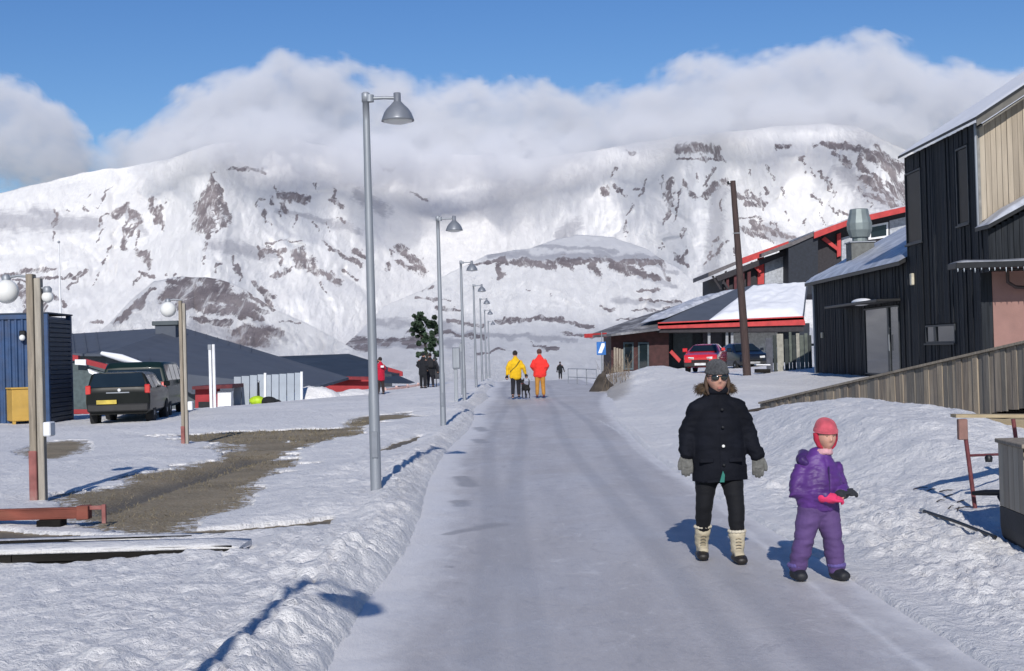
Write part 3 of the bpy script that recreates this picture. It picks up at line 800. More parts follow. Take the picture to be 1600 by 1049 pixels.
for dx in (-0.06, 0.07):
    m = MB(); m.box(dx - 0.05, dx + 0.05, -0.05, 0.05, -0.3, 2.4, 0.01); m.build('upright', whitep, t)
m = MB(); m.box(-0.13, 0.0, -0.06, 0.06, 2.2, 2.4, 0.01); m.build('cap', galv, t)
p = on_ground(98, 636, -0.15)
t = thing('flagpole', (p.x, p.y, ground_z(p.x, p.y) - 0.1), 0, 'thin white tapered flagpole without a flag behind the parked black car', 'flagpole')
m = MB(); m.lathe([(0.10, 0), (0.10, 0.4), (0.075, 0.45), (0.06, 3), (0.03, 7.2), (0.028, 7.6)], 12); m.build('pole', whitep, t)
m = MB(); m.ball((0, 0, 7.66), 0.06, 10, 8); m.build('finial', galv, t)

# ------------------------------------------------------------------ blue shipping container and yellow crate
cblue = mat('blue_container_paint', (0.022, 0.058, 0.145), 0.5, 0, 0.25, 3, 0.2, dirt=(0.06, 0.05, 0.05), dirt_amt=0.35)
cshade = mat('shade_dark_blue_cladding', (0.018, 0.033, 0.062), 0.6, 0, 0.25, 3, 0.2)  # shade of the end face put into a darker blue, roof likewise
zc = ground_z(-13, 39) - 0.15
t = thing('container', (-12.95, 39.2, zc), R(2), 'blue corrugated shipping container at the far left edge behind the timber post lamp', 'container')
m = MB(); H = 3.2
n = 34
prof = []
for i in range(n + 1):
    x = -6.0 + 6.0 * i / n
    for q_, d in ((0.0, 0.0), (0.28, 0.0), (0.42, 0.045), (0.86, 0.045)):
        prof.append((x + q_ * 6.0 / n * 1.0, d))
prof = [p_ for p_ in prof if p_[0] <= -0.06]
prof.append((-0.06, 0))
v = []; f = []
for k, (x, d) in enumerate(prof): v += [(x, d, 0.16), (x, d, H - 0.12)]
for k in range(len(prof) - 1): f.append((2 * k, 2 * k + 2, 2 * k + 3, 2 * k + 1))
m.add(v, f); m.box(-6, -0.05, 0.06, 2.3, 0.12, H - 0.06); m.build('corrugated_side', cblue, t)
m = MB()
for x in (-6.08, -0.06): m.box(x - 0.04, x + 0.1, -0.03, 0.1, 0, H, 0.01); m.box(x - 0.04, x + 0.1, 2.25, 2.4, 0, H, 0.01)
m.box(-6.1, 0.03, -0.02, 0.08, H - 0.13, H + 0.002, 0.01); m.box(-6.1, 0.03, -0.02, 0.09, 0.0, 0.15, 0.01)
m.build('frame', cblue, t)
for k in range(22):
    z0 = 0.17 + k * (H - 0.3) / 22
    m = MB(); m.box(0.0, 0.05, 0.1, 2.25, z0 + 0.018, z0 + (H - 0.3) / 22 - 0.004, 0.006); m.build('slat', cshade, t)
m = MB(); m.box(-6.1, 0.06, -0.03, 2.45, H + 0.004, H + 0.05, 0.01); m.build('roof', cshade, t)
m = MB(); m.box(-0.72, -0.55, -0.14, -0.02, 2.55, 2.75, 0.02); hl = m.build('wall_lamp', rail_black, t); m = MB(); m.ball((-0.635, -0.14, 2.55), 0.085, 14, 8); m.build('bulb_cover', opal, hl)
yel = mat('ochre_yellow_paint', (0.50, 0.31, 0.07), 0.7, 0, 0.15, 3, 0.2, dirt=(0.30, 0.2, 0.08), dirt_amt=0.4)
p = on_ground(20, 668, 0.0)
t = thing('crate', (p.x, p.y, ground_z(p.x, p.y) - 0.02), R(32), 'ochre yellow box on short feet in front of the blue container', 'crate')
m = MB(); m.box(0, .57, 0, 1.1, 0.10, 0.98, 0.015); m.build('body', yel, t)
m = MB(); m.box(-.03, .60, -0.03, 1.13, 0.982, 1.03, 0.01); m.build('lid', yel, t)
for x, y in ((0.01, 0.02), (.47, 0.02), (.47, .98), (.01, .98)):
    m = MB(); m.box(x, x + 0.08, y, y + 0.08, 0, 0.11); m.build('foot', yel, t)

# ------------------------------------------------------------------ vehicles
def car(name, loc, rz, label, cat, paint, L=4.2, W=1.76, Hh=1.6, kind='suv', group=None, spare=False, plate=(0.5, 0.38, 0.06), light=(0.5, 0.02, 0.02), front=False):
    """rear at y = 0 facing -y, nose at y = L"""
    t = thing(name, loc, rz, label, cat, group)
    w = W / 2
    if kind == 'suv':
        st = [(0.0, .42, .95, .92, .95), (0.05, .36, .98, 1.02, .99), (0.12, .34, .98, 1.45, .80), (0.42, .32, 1.0, Hh - .02, .76), (1.3, .32, 1.0, Hh, .78), (2.1, .32, .99, Hh - .03, .77), (2.75, .32, .97, 1.10, .86), (3.3, .34, .96, 1.0, .9), (3.9, .36, .93, .90, .86), (L, .45, .85, .72, .8)]
    elif kind == 'van':
        st = [(0.0, .45, .96, 1.0, .96), (0.05, .38, .99, 1.05, .98), (0.10, .35, 1.0, Hh - .15, .86), (0.35, .34, 1.0, Hh, .84), (3.2, .34, 1.0, Hh, .84), (3.7, .34, 1.0, Hh - .08, .82), (4.4, .36, .98, 1.15, .9), (4.8, .38, .95, 1.0, .9), (L, .45, .88, .8, .84)]
    else:
        st = [(0.0, .40, .88, .72, .86), (0.08, .30, .95, .86, .9), (0.75, .24, .98, .93, .9), (1.0, .24, .99, 1.0, .86), (1.65, .24, 1.0, Hh - .03, .70), (2.4, .24, 1.0, Hh, .70), (3.2, .26, .98, Hh - .12, .70), (3.7, .3, .95, 1.02, .82), (L, .42, .88, .8, .82)]
    rings = []
    for y, zb, wb, zt, wt in st:
        belt = min(0.98, zt - 0.02) if kind != 'van' else min(1.12, zt - 0.02)
        wb_, wt_ = w * wb, w * wt
        half = [(wb_ * .86, zb), (wb_ * .97, zb + .1), (wb_, (zb + belt) / 2), (wb_ * .985, belt), (wt_ * 1.03 if zt > belt + .1 else wb_ * .95, zt - .07 if zt > belt + .1 else belt + .01), (wt_ * .93, zt - .015), (wt_ * .5, zt)]
        pts = [(x, z) for x, z in half] + [(-x, z) for x, z in half[::-1]]
        rings.append([Vector((x, y, z)) for x, z in pts])
    m = MB(); m.loft(rings, True, True); body = m.build('body', paint, t)
    bv = body.modifiers.new('bevel', 'BEVEL'); bv.width = 0.02; bv.segments = 2; bv.limit_method = 'ANGLE'; bv.angle_limit = R(25)
    def sec(y):
        for a, b in zip(st[:-1], st[1:]):
            if a[0] <= y <= b[0]:
                k = (y - a[0]) / (b[0] - a[0]); return [p_ + (q_ - p_) * k for p_, q_ in zip(a, b)]
        return st[-1]
    belt = 0.98 if kind != 'van' else 1.12
    # side windows
    spans = {'suv': [(0.35, 0.95), (1.0, 1.62), (1.68, 2.35)], 'van': [(0.3, 1.15), (1.25, 2.1), (2.2, 3.0), (3.1, 3.75)], 'hatch': [(1.45, 2.1), (2.15, 2.85)]}[kind]
    for sx in (-1, 1):
        for y0, y1 in spans:
            m = MB(); P = []
            for y, a in ((y0, 0), (y1, 0), (y1, 1), (y0, 1)):
                s_ = sec(y); top = s_[3] - .10; x = (w * s_[2] * .985 if a == 0 else w * s_[4] * 1.03)
                P.append(Vector((sx * (x + .004), y, belt + .04 if a == 0 else top)))
            m.prism(P, (sx * 0.008, 0, 0)); m.build('side_window', glassm, t)
    def endglass(y0, z0, y1, z1, w0, w1, nm, d):
        m = MB(); P = [Vector((-w0, y0, z0)), Vector((w0, y0, z0)), Vector((w1, y1, z1)), Vector((-w1, y1, z1))]
        m.prism(P, (0, d, 0.006)); return m.build(nm, glassm, t)
    if kind == 'suv':
        endglass(0.045, 1.06, 0.115, 1.42, w * .86, w * .72, 'rear_window', -.012); endglass(2.72, 1.12, 2.14, Hh - .05, w * .80, w * .68, 'windscreen', .02)
    elif kind == 'van':
        endglass(0.05, 1.15, 0.095, Hh - .22, w * .86, w * .78, 'rear_window', -.012); endglass(4.36, 1.18, 3.74, Hh - .1, w * .84, w * .72, 'windscreen', .02)
    else:
        endglass(1.0, 1.02, 1.6, Hh - .06, w * .80, w * .64, 'windscreen', -.02)
    for sx in (-1, 1):
        if kind == 'hatch':
            m = MB(); m.box(sx * w * .52 - .16, sx * w * .52 + .16, 0.0, 0.16, .62, .76, 0.03); m.build('headlight', opal, t)
        else:
            m = MB(); m.box(sx * w * .90 - .07, sx * w * .90 + .07, -.012, 0.08, .88, 1.12, 0.02)
            m.build('tail_light', mat('tail_light_red', light, 0.25, 0, 0.1, 5, 0, clear=1), t)
        m = MB(); m.box(sx * (w + .0), sx * (w + .17), 1.28 if kind == 'hatch' else L * .6, (1.36 if kind == 'hatch' else L * .6 + .1), 1.02, 1.16, 0.02); m.build('wing_mirror', paint, t)
    m = MB(); m.box(-w * .93, w * .93, -.07 if kind != 'hatch' else -.05, .08, .42 if kind != 'hatch' else .3, .62 if kind != 'hatch' else .5, 0.03); m.build('bumper', mat('black_plastic', (0.02, 0.02, 0.021), 0.6), t)
    pz = .66 if kind != 'hatch' else .40
    px_ = -0.28 if kind == 'suv' else 0
    if kind == 'suv':
        m = MB(); m.lathe([(.02, -.01), (.05, .0), (.03, .012)], 14, M=T(0.04, -.012, .98, 0, R(90))); m.build('badge', opal, t)
        m = MB(); m.box(-.3, .3, -.014, .0, .90, .93, .003); m.build('handle_bar', galv, t)
    m = MB(); m.box(px_ - .26, px_ + .26, -.095, -.075, pz - .04, pz + .07, 0.004); m.build('number_plate', mat('number_plate_%d' % int(plate[2] * 100), plate, 0.5), t)
    if spare:
        m = MB(); Mx = T(0.12, -.12, .98, 0, R(90)); m.lathe([(.08, -.09), (.28, -.09), (.32, -.05), (.32, .08), (.2, .1)], 24, M=Mx); sp = m.build('spare_wheel', rail_black, t)
        m = MB(); m.lathe([(.02, .085), (.035, .11), (.05, .1)], 12, M=T(0.12, -.15, .98, 0, R(90))); m.build('cover_badge', opal, sp)
        m = MB(); m.box(-.02, .02, -.02, .01, 1.1, 1.35); m.build('wiper', rail_black, t)
    if kind == 'hatch':
        m = MB(); m.box(-w * .5, w * .5, -.06, .02, .52, .62, .01); m.build('grille', rail_black, t)
    wy = (0.8, L - 0.85)
    for sx in (-1, 1):
        for y in wy:
            r_ = .34 if kind != 'hatch' else .30
            m = MB(); Mx = T(sx * (w - .12), y, r_, 0, 0, R(90)); m.lathe([(r_ * .6, -.1), (r_ * .93, -.1), (r_, -.06), (r_, .06), (r_ * .93, .1), (r_ * .6, .1)], 24, M=Mx); ty = m.build('wheel', tyrem, t)
            m = MB(); m.lathe([(.03, .105), (r_ * .55, .085), (r_ * .62, .10), (r_ * .62, -.1)], 20, M=T(sx * (w - .12), y, r_, 0, 0, R(90 * sx))); m.build('rim', galv, ty)
    return t
blackp = mat('black_car_paint', (0.006, 0.008, 0.008), 0.35, 0, 0.2, 2, 0.0, clear=.12, dirt=(0.012, 0.012, 0.011), dirt_amt=0.35, spec=.12)
greenp = mat('dark_green_van_paint', (0.008, 0.020, 0.019), 0.4, 0, 0.2, 2, 0.0, clear=0.12, dirt=(0.018, 0.024, 0.023), dirt_amt=0.3, spec=.15)
redp = mat('red_car_paint', (0.55, 0.02, 0.03), 0.25, 0, 0.1, 2, 0.0, clear=1)
p = on_ground(184, 669, -0.05)
car('parked_car', (p.x + .12, p.y - 0.35, ground_z(p.x, p.y + .5) - 0.12), R(6), 'black off-road car with red tail lights, parked left of the dark green van', 'car', blackp, 4.1, 1.70, 1.46, 'suv')
car('parked_van', (-11.1, 41.2, ground_z(-10.9, 42) - 0.08), R(6), 'dark green van parked beyond the black car, its side windows facing the road', 'van', greenp, 4.6, 1.9, 1.72, 'van')
p = at(1093, 580, 66)
zr = ground_z(p.x, 66)
car('parked_car', (p.x + 0.05, 66, max(zr, .45)), R(-16), 'bright red car parked with its nose outwards under the red edged roof', 'car', redp, 3.9, 1.66, 1.36, 'hatch', plate=(0.6, 0.6, 0.6))
p = at(1182, 580, 70)
car('parked_car', (p.x + 0.1, 71, 0.42), R(10), 'dark blue car with round white headlights half hidden between utility pole and board fence', 'car', mat('navy_car_paint', (0.006, 0.010, 0.022), 0.35, 0, 0.1, 2, 0, clear=.3, spec=.2), 3.9, 1.6, 1.42, 'hatch', plate=(0.3, 0.3, 0.3))

# ------------------------------------------------------------------ left: houses of the lower town
def P3(l): return [at(x, y, Y) for x, y, Y in l]
wallgrey = mat('dark_grey_wall', (0.085, 0.10, 0.11), 0.8, 0, 0.12, 1.5, 0.2, 20)
redwall = mat('red_wall', (0.30, 0.028, 0.035), 0.75, 0, 0.2, 1.5, 0.2, 20)
palewall = mat('pale_grey_panel', (0.33, 0.37, 0.42), 0.65, 0, 0.1, 1.5, 0.2, 20)
def roof_part(t, name, pts, th, m, inv):
    mb = MB(); mb.prism([inv @ p for p in pts], (0, 0, -th)); return mb.build(name, m, t)
def house(name, origin, label, cat='house', group=None):
    t = thing(name, origin, 0, label, cat, group)
    return t, Matrix.Translation(-Vector(origin))
# slate roofed hall
o_ = at(250, 640, 72); o_.z = -1.6
t, I = house('slate_roofed_hall', o_, 'long low hall with a plain slate grey roof behind the parked vans', 'building')
A = P3([(60, 525, 88), (283, 511, 80), (545, 590, 74), (500, 603, 64), (300, 612, 62), (238, 575, 62), (160, 553, 64), (60, 552, 66)])
ctr = [A[0], A[1], A[2], A[3], A[4], A[5], A[6], A[7]]
roof_part(t, 'roof', ctr, 0.12, slate, I)
# standing seams of the roof
m = MB(); n = 26
for k in range(1, 19):
    f_ = k / n
    top = A[0].lerp(A[1], min(f_ / 0.45, 1)) if f_ < .45 else A[1].lerp(A[2], (f_ - .45) / .55)
    bot = A[7].lerp(A[6], min(f_ / .2, 1)) if f_ < .2 else (A[6].lerp(A[5], (f_ - .2) / .15) if f_ < .35 else (A[5].lerp(A[4], (f_ - .35) / .15) if f_ < .5 else A[4].lerp(A[3], (f_ - .5) / .5)))
    a, b = I @ top, I @ bot
    m.prism([a + Vector((-.02, 0, .0)), a + Vector((.02, 0, 0)), b + Vector((.02, 0, 0)), b + Vector((-.02, 0, 0))], (0, 0, .035))
sm_ = m.build('roof_seams', slate, t); sm_['kind'] = 'stuff'
def wall_quad(t, I, name, a, b, m, zlo, th=0.15, drop=0.1):
    a, b = I @ a, I @ b
    mb = MB(); mb.prism([Vector((a.x, a.y, zlo)), Vector((b.x, b.y, zlo)), b + Vector((0, 0, -drop)), a + Vector((0, 0, -drop))], (0.02, th, 0)); return mb.build(name, m, t)
wall_quad(t, I, 'wall', A[7] + Vector((0, .5, 0)), A[6] + Vector((.2, .5, 0)), wallgrey, -0.6)
wall_quad(t, I, 'wall', A[6] + Vector((0, .5, 0)), A[5] + Vector((0, .5, 0)), wallgrey, -0.6)
wall_quad(t, I, 'wall', A[5] + Vector((0, .5, 0)), A[4] + Vector((0, .5, 0)), wallgrey, -0.6)
wall_quad(t, I, 'wall', A[4] + Vector((0, .5, 0)), A[3] + Vector((0, .5, 0)), mat('blue_grey_wall', (0.07, 0.085, 0.10), 0.8), -0.6)
a, b = I @ A[6], I @ A[5]
m = MB(); m.tube([a + Vector((0, -.06, .02)), a.lerp(b, .4) + Vector((0, -.1, .06)), b + Vector((0, -.06, .03))], [.09, .17, .07], 8); m.build('roof_snow', snowcap, t)
b1 = at(262, 520, 76)
mm = I @ b1
m = MB(); m.box(mm.x - .55, mm.x + .55, mm.y - .5, mm.y + .5, mm.z - .7, mm.z + .38, .02); vt = m.build('vent_housing', slate, t)
m = MB(); m.box(mm.x - .7, mm.x + .7, mm.y - .6, mm.y + .6, mm.z + .383, mm.z + .62, .03); m.build('vent_cap', wallgrey, vt)
# annex with red pieces in front of the hall
o_ = at(130, 640, 60); o_.z = -1.3
t, I = house('grey_annex', o_, 'grey green annex with red edged stepped roof behind the flagpole and black car', 'building')
for nm, pl, th_, mt in (('wall', [(98, 562, 60), (165, 583, 60), (165, 650, 60), (98, 650, 60)], .3, mat('green_grey_wall', (0.075, 0.10, 0.105), 0.8)),
                        ('roof_edge', [(92, 552, 59.8), (122, 556, 59.8), (122, 564, 59.8), (92, 562, 59.8)], .3, redwall),
                        ('roof_edge', [(132, 561, 59.7), (168, 570, 59.7), (168, 578, 59.7), (132, 569, 59.7)], .3, redwall),
                        ('gable_board', [(117, 562, 59.6), (134, 562, 59.6), (134, 571, 59.6), (117, 570, 59.6)], .15, whitep),
                        ('roof_snow', [(137, 577, 59.5), (152, 583, 59.5), (150, 588, 59.5), (139, 583, 59.5)], .3, snowcap),
                        ('skirting', [(98, 640, 59.6), (150, 640, 59.6), (150, 647, 59.6), (98, 647, 59.6)], .1, redwall)):
    m = MB(); m.prism([I @ p_ for p_ in P3(pl)], (0, th_, 0)); m.build(nm, mt, t)
# small red hut right of the van
o_ = at(335, 640, 58); o_.z = -1.2
t, I = house('red_hut', o_, 'small hut with a red wall and white end wall behind the pale double post', 'hut')
for nm, pl, th_, mt in (('wall', [(305, 606, 58), (340, 606, 58), (340, 645, 58), (305, 645, 58)], .5, redwall),
                        ('wall', [(340, 612, 57.9), (361, 612, 57.9), (361, 645, 57.9), (340, 645, 57.9)], .5, whitep),
                        ('roof', [(300, 604, 57.6), (363, 601, 57.6), (363, 607, 57.6), (300, 609, 57.6)], 2.5, mat('maroon_roof', (0.10, 0.015, 0.02), 0.7)),
                        ('door', [(310, 628, 57.8), (330, 628, 57.8), (330, 645, 57.8), (310, 645, 57.8)], .05, rail_black)):
    m = MB(); m.prism([I @ p_ for p_ in P3(pl)], (0, th_, 0)); m.build(nm, mt, t)
# pale panel screen
o_ = at(418, 638, 60); o_.z = ground_z(o_.x, 60) - .3
t, I = house('panel_screen', o_, 'pale blue grey panel screen standing before the slate roofed hall', 'screen')
xs = [365, 377, 390, 402, 413, 424, 436, 448, 460, 471]
for k in range(len(xs) - 1):
    yt = (589 - .1 * (xs[k] - 365)) if xs[k] < 413 else 586 - (xs[k] - 413) * .07
    pl = P3([(xs[k] + .6, yt, 60), (xs[k + 1] - .6, yt, 60), (xs[k + 1] - .6, 642, 60), (xs[k] + .6, 642, 60)])
    m = MB(); m.prism([I @ p_ for p_ in pl], (0, .05 + .02 * (k % 2), 0)); m.build('panel', palewall, t)
for x, yt in ((414, 583), (471, 581)):
    pl = P3([(x - 1.8, yt, 59.9), (x + 1.8, yt, 59.9), (x + 1.8, 642, 59.9), (x - 1.8, 642, 59.9)])
    m = MB(); m.prism([I @ p_ for p_ in pl], (0, .12, 0)); m.build('post', whitep, t)
# red house with navy roof
o_ = at(540, 620, 84); o_.z = -2.2
t, I = house('red_house', o_, 'red walled house with a dark blue grey roof behind the first street lamp', 'house')
A = P3([(405, 558, 90), (545, 553, 90), (584, 565, 88), (628, 583, 86), (560, 590, 78), (492, 590, 78), (440, 572, 80)])
roof_part(t, 'roof', A, .15, navy, I)
for nm, pl, th_, mt in (('wall', [(494, 590, 78.5), (590, 591, 78.5), (590, 622, 78.5), (494, 622, 78.5)], .3, redwall),
                        ('fascia', [(492, 588, 77.9), (588, 589, 77.9), (588, 594, 77.9), (492, 593, 77.9)], .12, mat('dark_red_trim', (0.17, 0.018, 0.025), 0.7)),
                        ('fascia', [(606, 574, 85.5), (629, 581, 85.5), (629, 588, 85.5), (606, 588, 85.5)], .3, redwall),
                        ('wall', [(585, 582, 80), (612, 585, 80), (612, 612, 80), (585, 612, 80)], .3, mat('dark_slate_wall', (0.04, 0.05, 0.065), 0.8)),
                        ('lean_to_roof', [(596, 590, 76), (622, 587, 78), (648, 598, 78), (640, 600, 75), (596, 599, 75)], .3, navy)):
    m = MB(); m.prism([I @ p_ for p_ in P3(pl)], (0, th_, 0)); m.build(nm, mt, t)
m = MB(); c = I @ at(502, 588, 78); m.ball(c, (.32, .4, .12), 12, 6); m.build('roof_snow', snowcap, t)
# low white and red rail fence
p0, p1 = at(602, 619, 68), at(654, 611, 72)
zf = -0.55
t = thing('rail_fence', (p0.x, p0.y, zf), 0, 'short pale pink rail fence with red gaps between the person in red and the tree', 'fence')
pinkp = mat('pink_painted_rail', (0.62, 0.42, 0.38), 0.7)
dv = Vector((p1.x - p0.x, p1.y - p0.y, 0.1)); Lf = dv.length; an = math.atan2(dv.y, dv.x)
for k in range(4):
    q_ = Vector((0, 0, 0)) + dv * (k / 3)
    m = MB(); m.box(-.05, .05, -.05, .05, -.3, .72, .008, M=T(q_.x, q_.y, q_.z, an)); m.build('post', pinkp, t)
for zz in (.12, .37, .62):
    m = MB(); m.box(0, Lf, -.085, -.052, zz - .045, zz + .045, .006, M=T(0, 0, 0, an, 0, -math.atan2(dv.z, Lf))); m.build('rail', pinkp, t)
m = MB(); m.box(.02, Lf - .02, .06, .09, -.2, .66, M=T(0, 0, 0, an)); m.build('backing_board', mat('brick_red_board', (0.30, 0.09, 0.07), 0.8), t)

# heaps of ploughed snow before the red house, and what leans in it
def heap(name, cx, cy, rx, ry, h, seed, m_, label, z0=None, kind='stuff'):
    n = 46
    gx, gy = np.meshgrid(np.linspace(-1, 1, n), np.linspace(-1, 1, n), indexing='xy')
    r = np.hypot(gx, gy)
    z = h * np.clip(1 - r, 0, 1) ** 0.8 * (0.6 + 0.8 * fbm(gx * 2.2, gy * 2.2, seed, 4)) - .08
    z0_ = ground_z(cx, cy) if z0 is None else z0
    o = mesh_obj(name, np.stack([cx + gx * rx, cy + gy * ry, z0_ + z], -1), grid_faces(n, n), m_, attrs={'dirt': 0.25 + 0 * r})
    if kind: o['kind'] = kind
    o['label'] = label
    return o
c = at(487, 630, 61); heap('snow_heap', c.x, 61.5, 1.5, 1.2, .78, 5, SNOW, 'sunlit heap of cleared snow in front of the red house')
c = at(545, 625, 60); heap('snow_heap', c.x, 62, 1.6, 1.0, .35, 6, SNOW, 'low strip of cleared snow at the foot of the red house')
lime = mat('lime_green_plastic', (0.38, 0.55, 0.02), 0.5); 
c = at(402, 634, 57); zz = ground_z(c.x, 57)
m = MB(); m.ball((0, 0, .12), (.33, .25, .2), 16, 10); o = m.build('sack', lime); o.location = (c.x, 57, zz); tag(o, 'lime green sack lying on the snow before the pale panel screen', 'sack')
c = at(420, 634, 57)
m = MB(); m.ball((0, 0, .1), (.34, .3, .2), 16, 10); m.ball((.2, .1, .05), (.3, .25, .14), 12, 8); o = m.build('sack', mat('black_cloth', (0.012, 0.013, 0.015), 0.9)); o.location = (c.x, 57, zz - .02); tag(o, 'black sack lying just right of the lime green sack', 'sack')
c = at(404, 630, 57.5); t = thing('marker_post', (c.x, 57.6, zz), 0, 'short black marker post standing up behind the lime green sack', 'post')
m = MB(); m.tube([(0, 0, -.1), (0, 0, .85)], .04, 10); m.build('shaft', rail_black, t); m = MB(); m.lathe([(.05, .85), (.05, .9), (.02, .93)], 10); m.build('cap', galv, t)

# ------------------------------------------------------------------ left foreground: rusty beam and the boarded duct
p = on_ground(160, 825, 0.02)
zt = ground_z(p.x - .6, p.y) + 0.02
t = thing('rusty_beam', (p.x, p.y, zt), R(180), 'long rusty red painted steel beam lying at the left edge of the bare ground', 'beam')
Lb = 4.2
m = MB(); m.box(.22, Lb, -.05, .05, .105, .12, .003); m.box(.22, Lb, -.008, .008, .025, .105); m.box(.22, Lb, -.05, .05, .01, .025, .003); m.box(.22, Lb, .035, .05, .026, .104); m.build('web_and_flanges', rust, t)
m = MB(); m.box(.12, .24, -.07, .07, .0, .135, .006); m.build('end_plate', rust, t)
m = MB(); m.box(-.04, .0, -.02, .02, -.05, .14, .004); m.box(-.0, .13, -.012, .012, .09, .13, .003); m.build('end_bracket', redbase, t)
for k in (0.5, 1.6, 2.8, 3.9):
    m = MB(); m.box(k - .12, k + .12, -.09, .12, -.12, .008, .006); m.build('sleeper', darkwood, t)
def duct(px0, px1, py, hgt, dep, label, rz=0, capth=.06):
    p1 = on_ground(px1, py, 0.03); p0 = on_ground(px0, py, 0.03)
    z = ground_z((p0.x + p1.x) / 2, p1.y) + .0
    t = thing('boarded_duct', (p1.x, p1.y, z - .05), rz, label, 'duct', 'boarded ducts under snow at the left')
    L = p1.x - p0.x + 2.5
    k = 0; x = 0
    rnd = random.Random(int(px1))
    while x < L:
        l = rnd.uniform(1.2, 1.9)
        for j in range(2):
            z0 = -.06 + j * hgt / 2
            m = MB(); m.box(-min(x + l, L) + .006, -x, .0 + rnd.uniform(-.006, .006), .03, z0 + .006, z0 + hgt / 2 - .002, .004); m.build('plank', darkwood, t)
        x += l
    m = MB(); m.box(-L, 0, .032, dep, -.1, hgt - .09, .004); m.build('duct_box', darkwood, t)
    n = 160
    rings = []
    for i in range(n + 1):
        xx = -L + (L + .06) * i / n
        a = .6 + .8 * float(fbm(np.array([xx * 1.6]), np.array([3.3]), int(px1), 4)[0])
        over = -.005 + .16 * (a - 1)
        hh = hgt - .085; e_ = min(1, (n - i) / 8 + .15)
        rings.append([Vector((xx, -over, hh)), Vector((xx, -over - .015, hh + capth * .45 * a * e_)), Vector((xx, .08, hh + capth * a * e_)), Vector((xx, dep * .6, hh + capth * 1.15 * a * e_)), Vector((xx, dep + .05, hh + capth * .5 * a * e_)), Vector((xx, dep + .05, hh - .05))])
    m = MB(); m.loft(rings, True, True); m.build('snow_cover', SNOW, t)
    return t
duct(-120, 362, 886, .19, .50, 'lower dark boarded duct capped with snow, nearest the camera at the left', 0, .035)
duct(-120, 300, 852, .13, .25, 'upper thin dark boarded duct just behind the nearest one at the left', R(1.0), .02)

# ------------------------------------------------------------------ tree, grey post, sign, railing
def leaf_cloud(blobs, n, size, seed, flat=0.6):
    rnd = random.Random(seed); v = []; f = []
    tot = sum(b[3] * b[4] for b in blobs)
    for (cx, cy, cz, rx, rz_) in blobs:
        sub = [(rnd.gauss(0, .55), rnd.gauss(0, .55), rnd.gauss(0, .5), rnd.uniform(.16, .36)) for _ in range(11)]
        for _ in range(int(n * rx * rz_ / tot)):
            sx, sy, sz, sr = rnd.choice(sub)
            d = Vector((rnd.gauss(0, 1), rnd.gauss(0, 1), rnd.gauss(0, 1))).normalized() * sr * rnd.random() ** .4
            c = Vector((cx + (sx + d.x) * rx, cy + (sy + d.y) * rx, cz + (sz + d.z) * rz_))
            a = Vector((rnd.gauss(0, 1), rnd.gauss(0, 1), rnd.gauss(0, .8))).normalized(); b = a.orthogonal().normalized()
            b = (b * math.cos(1.3 * rnd.random()) + a.cross(b) * math.sin(1.3 * rnd.random())).normalized()
            s_ = size * rnd.uniform(.6, 1.3); k = len(v)
            v += [c - a * s_, c - b * s_ * flat, c + a * s_, c + b * s_ * flat]; f.append((k, k + 1, k + 2, k + 3))
    return v, f
leafm = mat('dark_green_leaves', (0.030, 0.055, 0.030), 0.7, 0, 0.6, 1.2, 0)
c = at(664, 618, 72); zt = ground_z(c.x, 72) - .1
t = thing('tree', (c.x, 72, zt), 0, 'dark green wind bent tree behind the second street lamp', 'tree')
s_ = 72 / 2200
def tb(px, py, rx, rz_): 
    q_ = at(px, py, 72); return (q_.x - c.x, 0, q_.z - zt, rx * s_, rz_ * s_)
blobs = [tb(655, 500, 17, 13), tb(672, 507, 16, 15), tb(652, 516, 13, 10), tb(678, 522, 9, 10), tb(665, 530, 14, 11), tb(675, 545, 10, 11), tb(664, 553, 8, 9), tb(682, 552, 6, 6), tb(672, 568, 8, 10), tb(678, 580, 6, 7), tb(658, 568, 5, 4)]
v, f = leaf_cloud(blobs, 10500, .075, 4)
cr = mesh_obj('crown', v, f, leafm, t, smooth=False)
m = MB(); pts = [Vector((0, 0, -.2)), Vector((.05, 0, .6)), Vector((.18, 0, 1.4)), Vector((.10, .02, 2.1)), Vector((-.05, 0, 2.7)), Vector((-.05, 0, 3.3))]
m.tube(pts, [.10, .085, .07, .055, .04, .02], 10)
for a_, b_ in (((.1, 0, 2.2), (.45, .1, 2.8)), ((0, 0, 2.5), (-.4, -.1, 2.9)), ((-.05, 0, 2.7), (.25, .1, 3.4)), ((-.05, 0, 2.8), (-.45, 0, 3.5)), ((.15, 0, 1.5), (.4, 0, 1.9)), ((.18, 0, 1.3), (-.1, 0, 1.75))):
    m.tube([a_, Vector(a_).lerp(Vector(b_), .5) + Vector((0, 0, .05)), b_], [.035, .025, .01], 6)
m.build('trunk', mat('dark_bark', (0.035, 0.03, 0.026), 0.9, 0, 0.4, 8, 0.6), t)

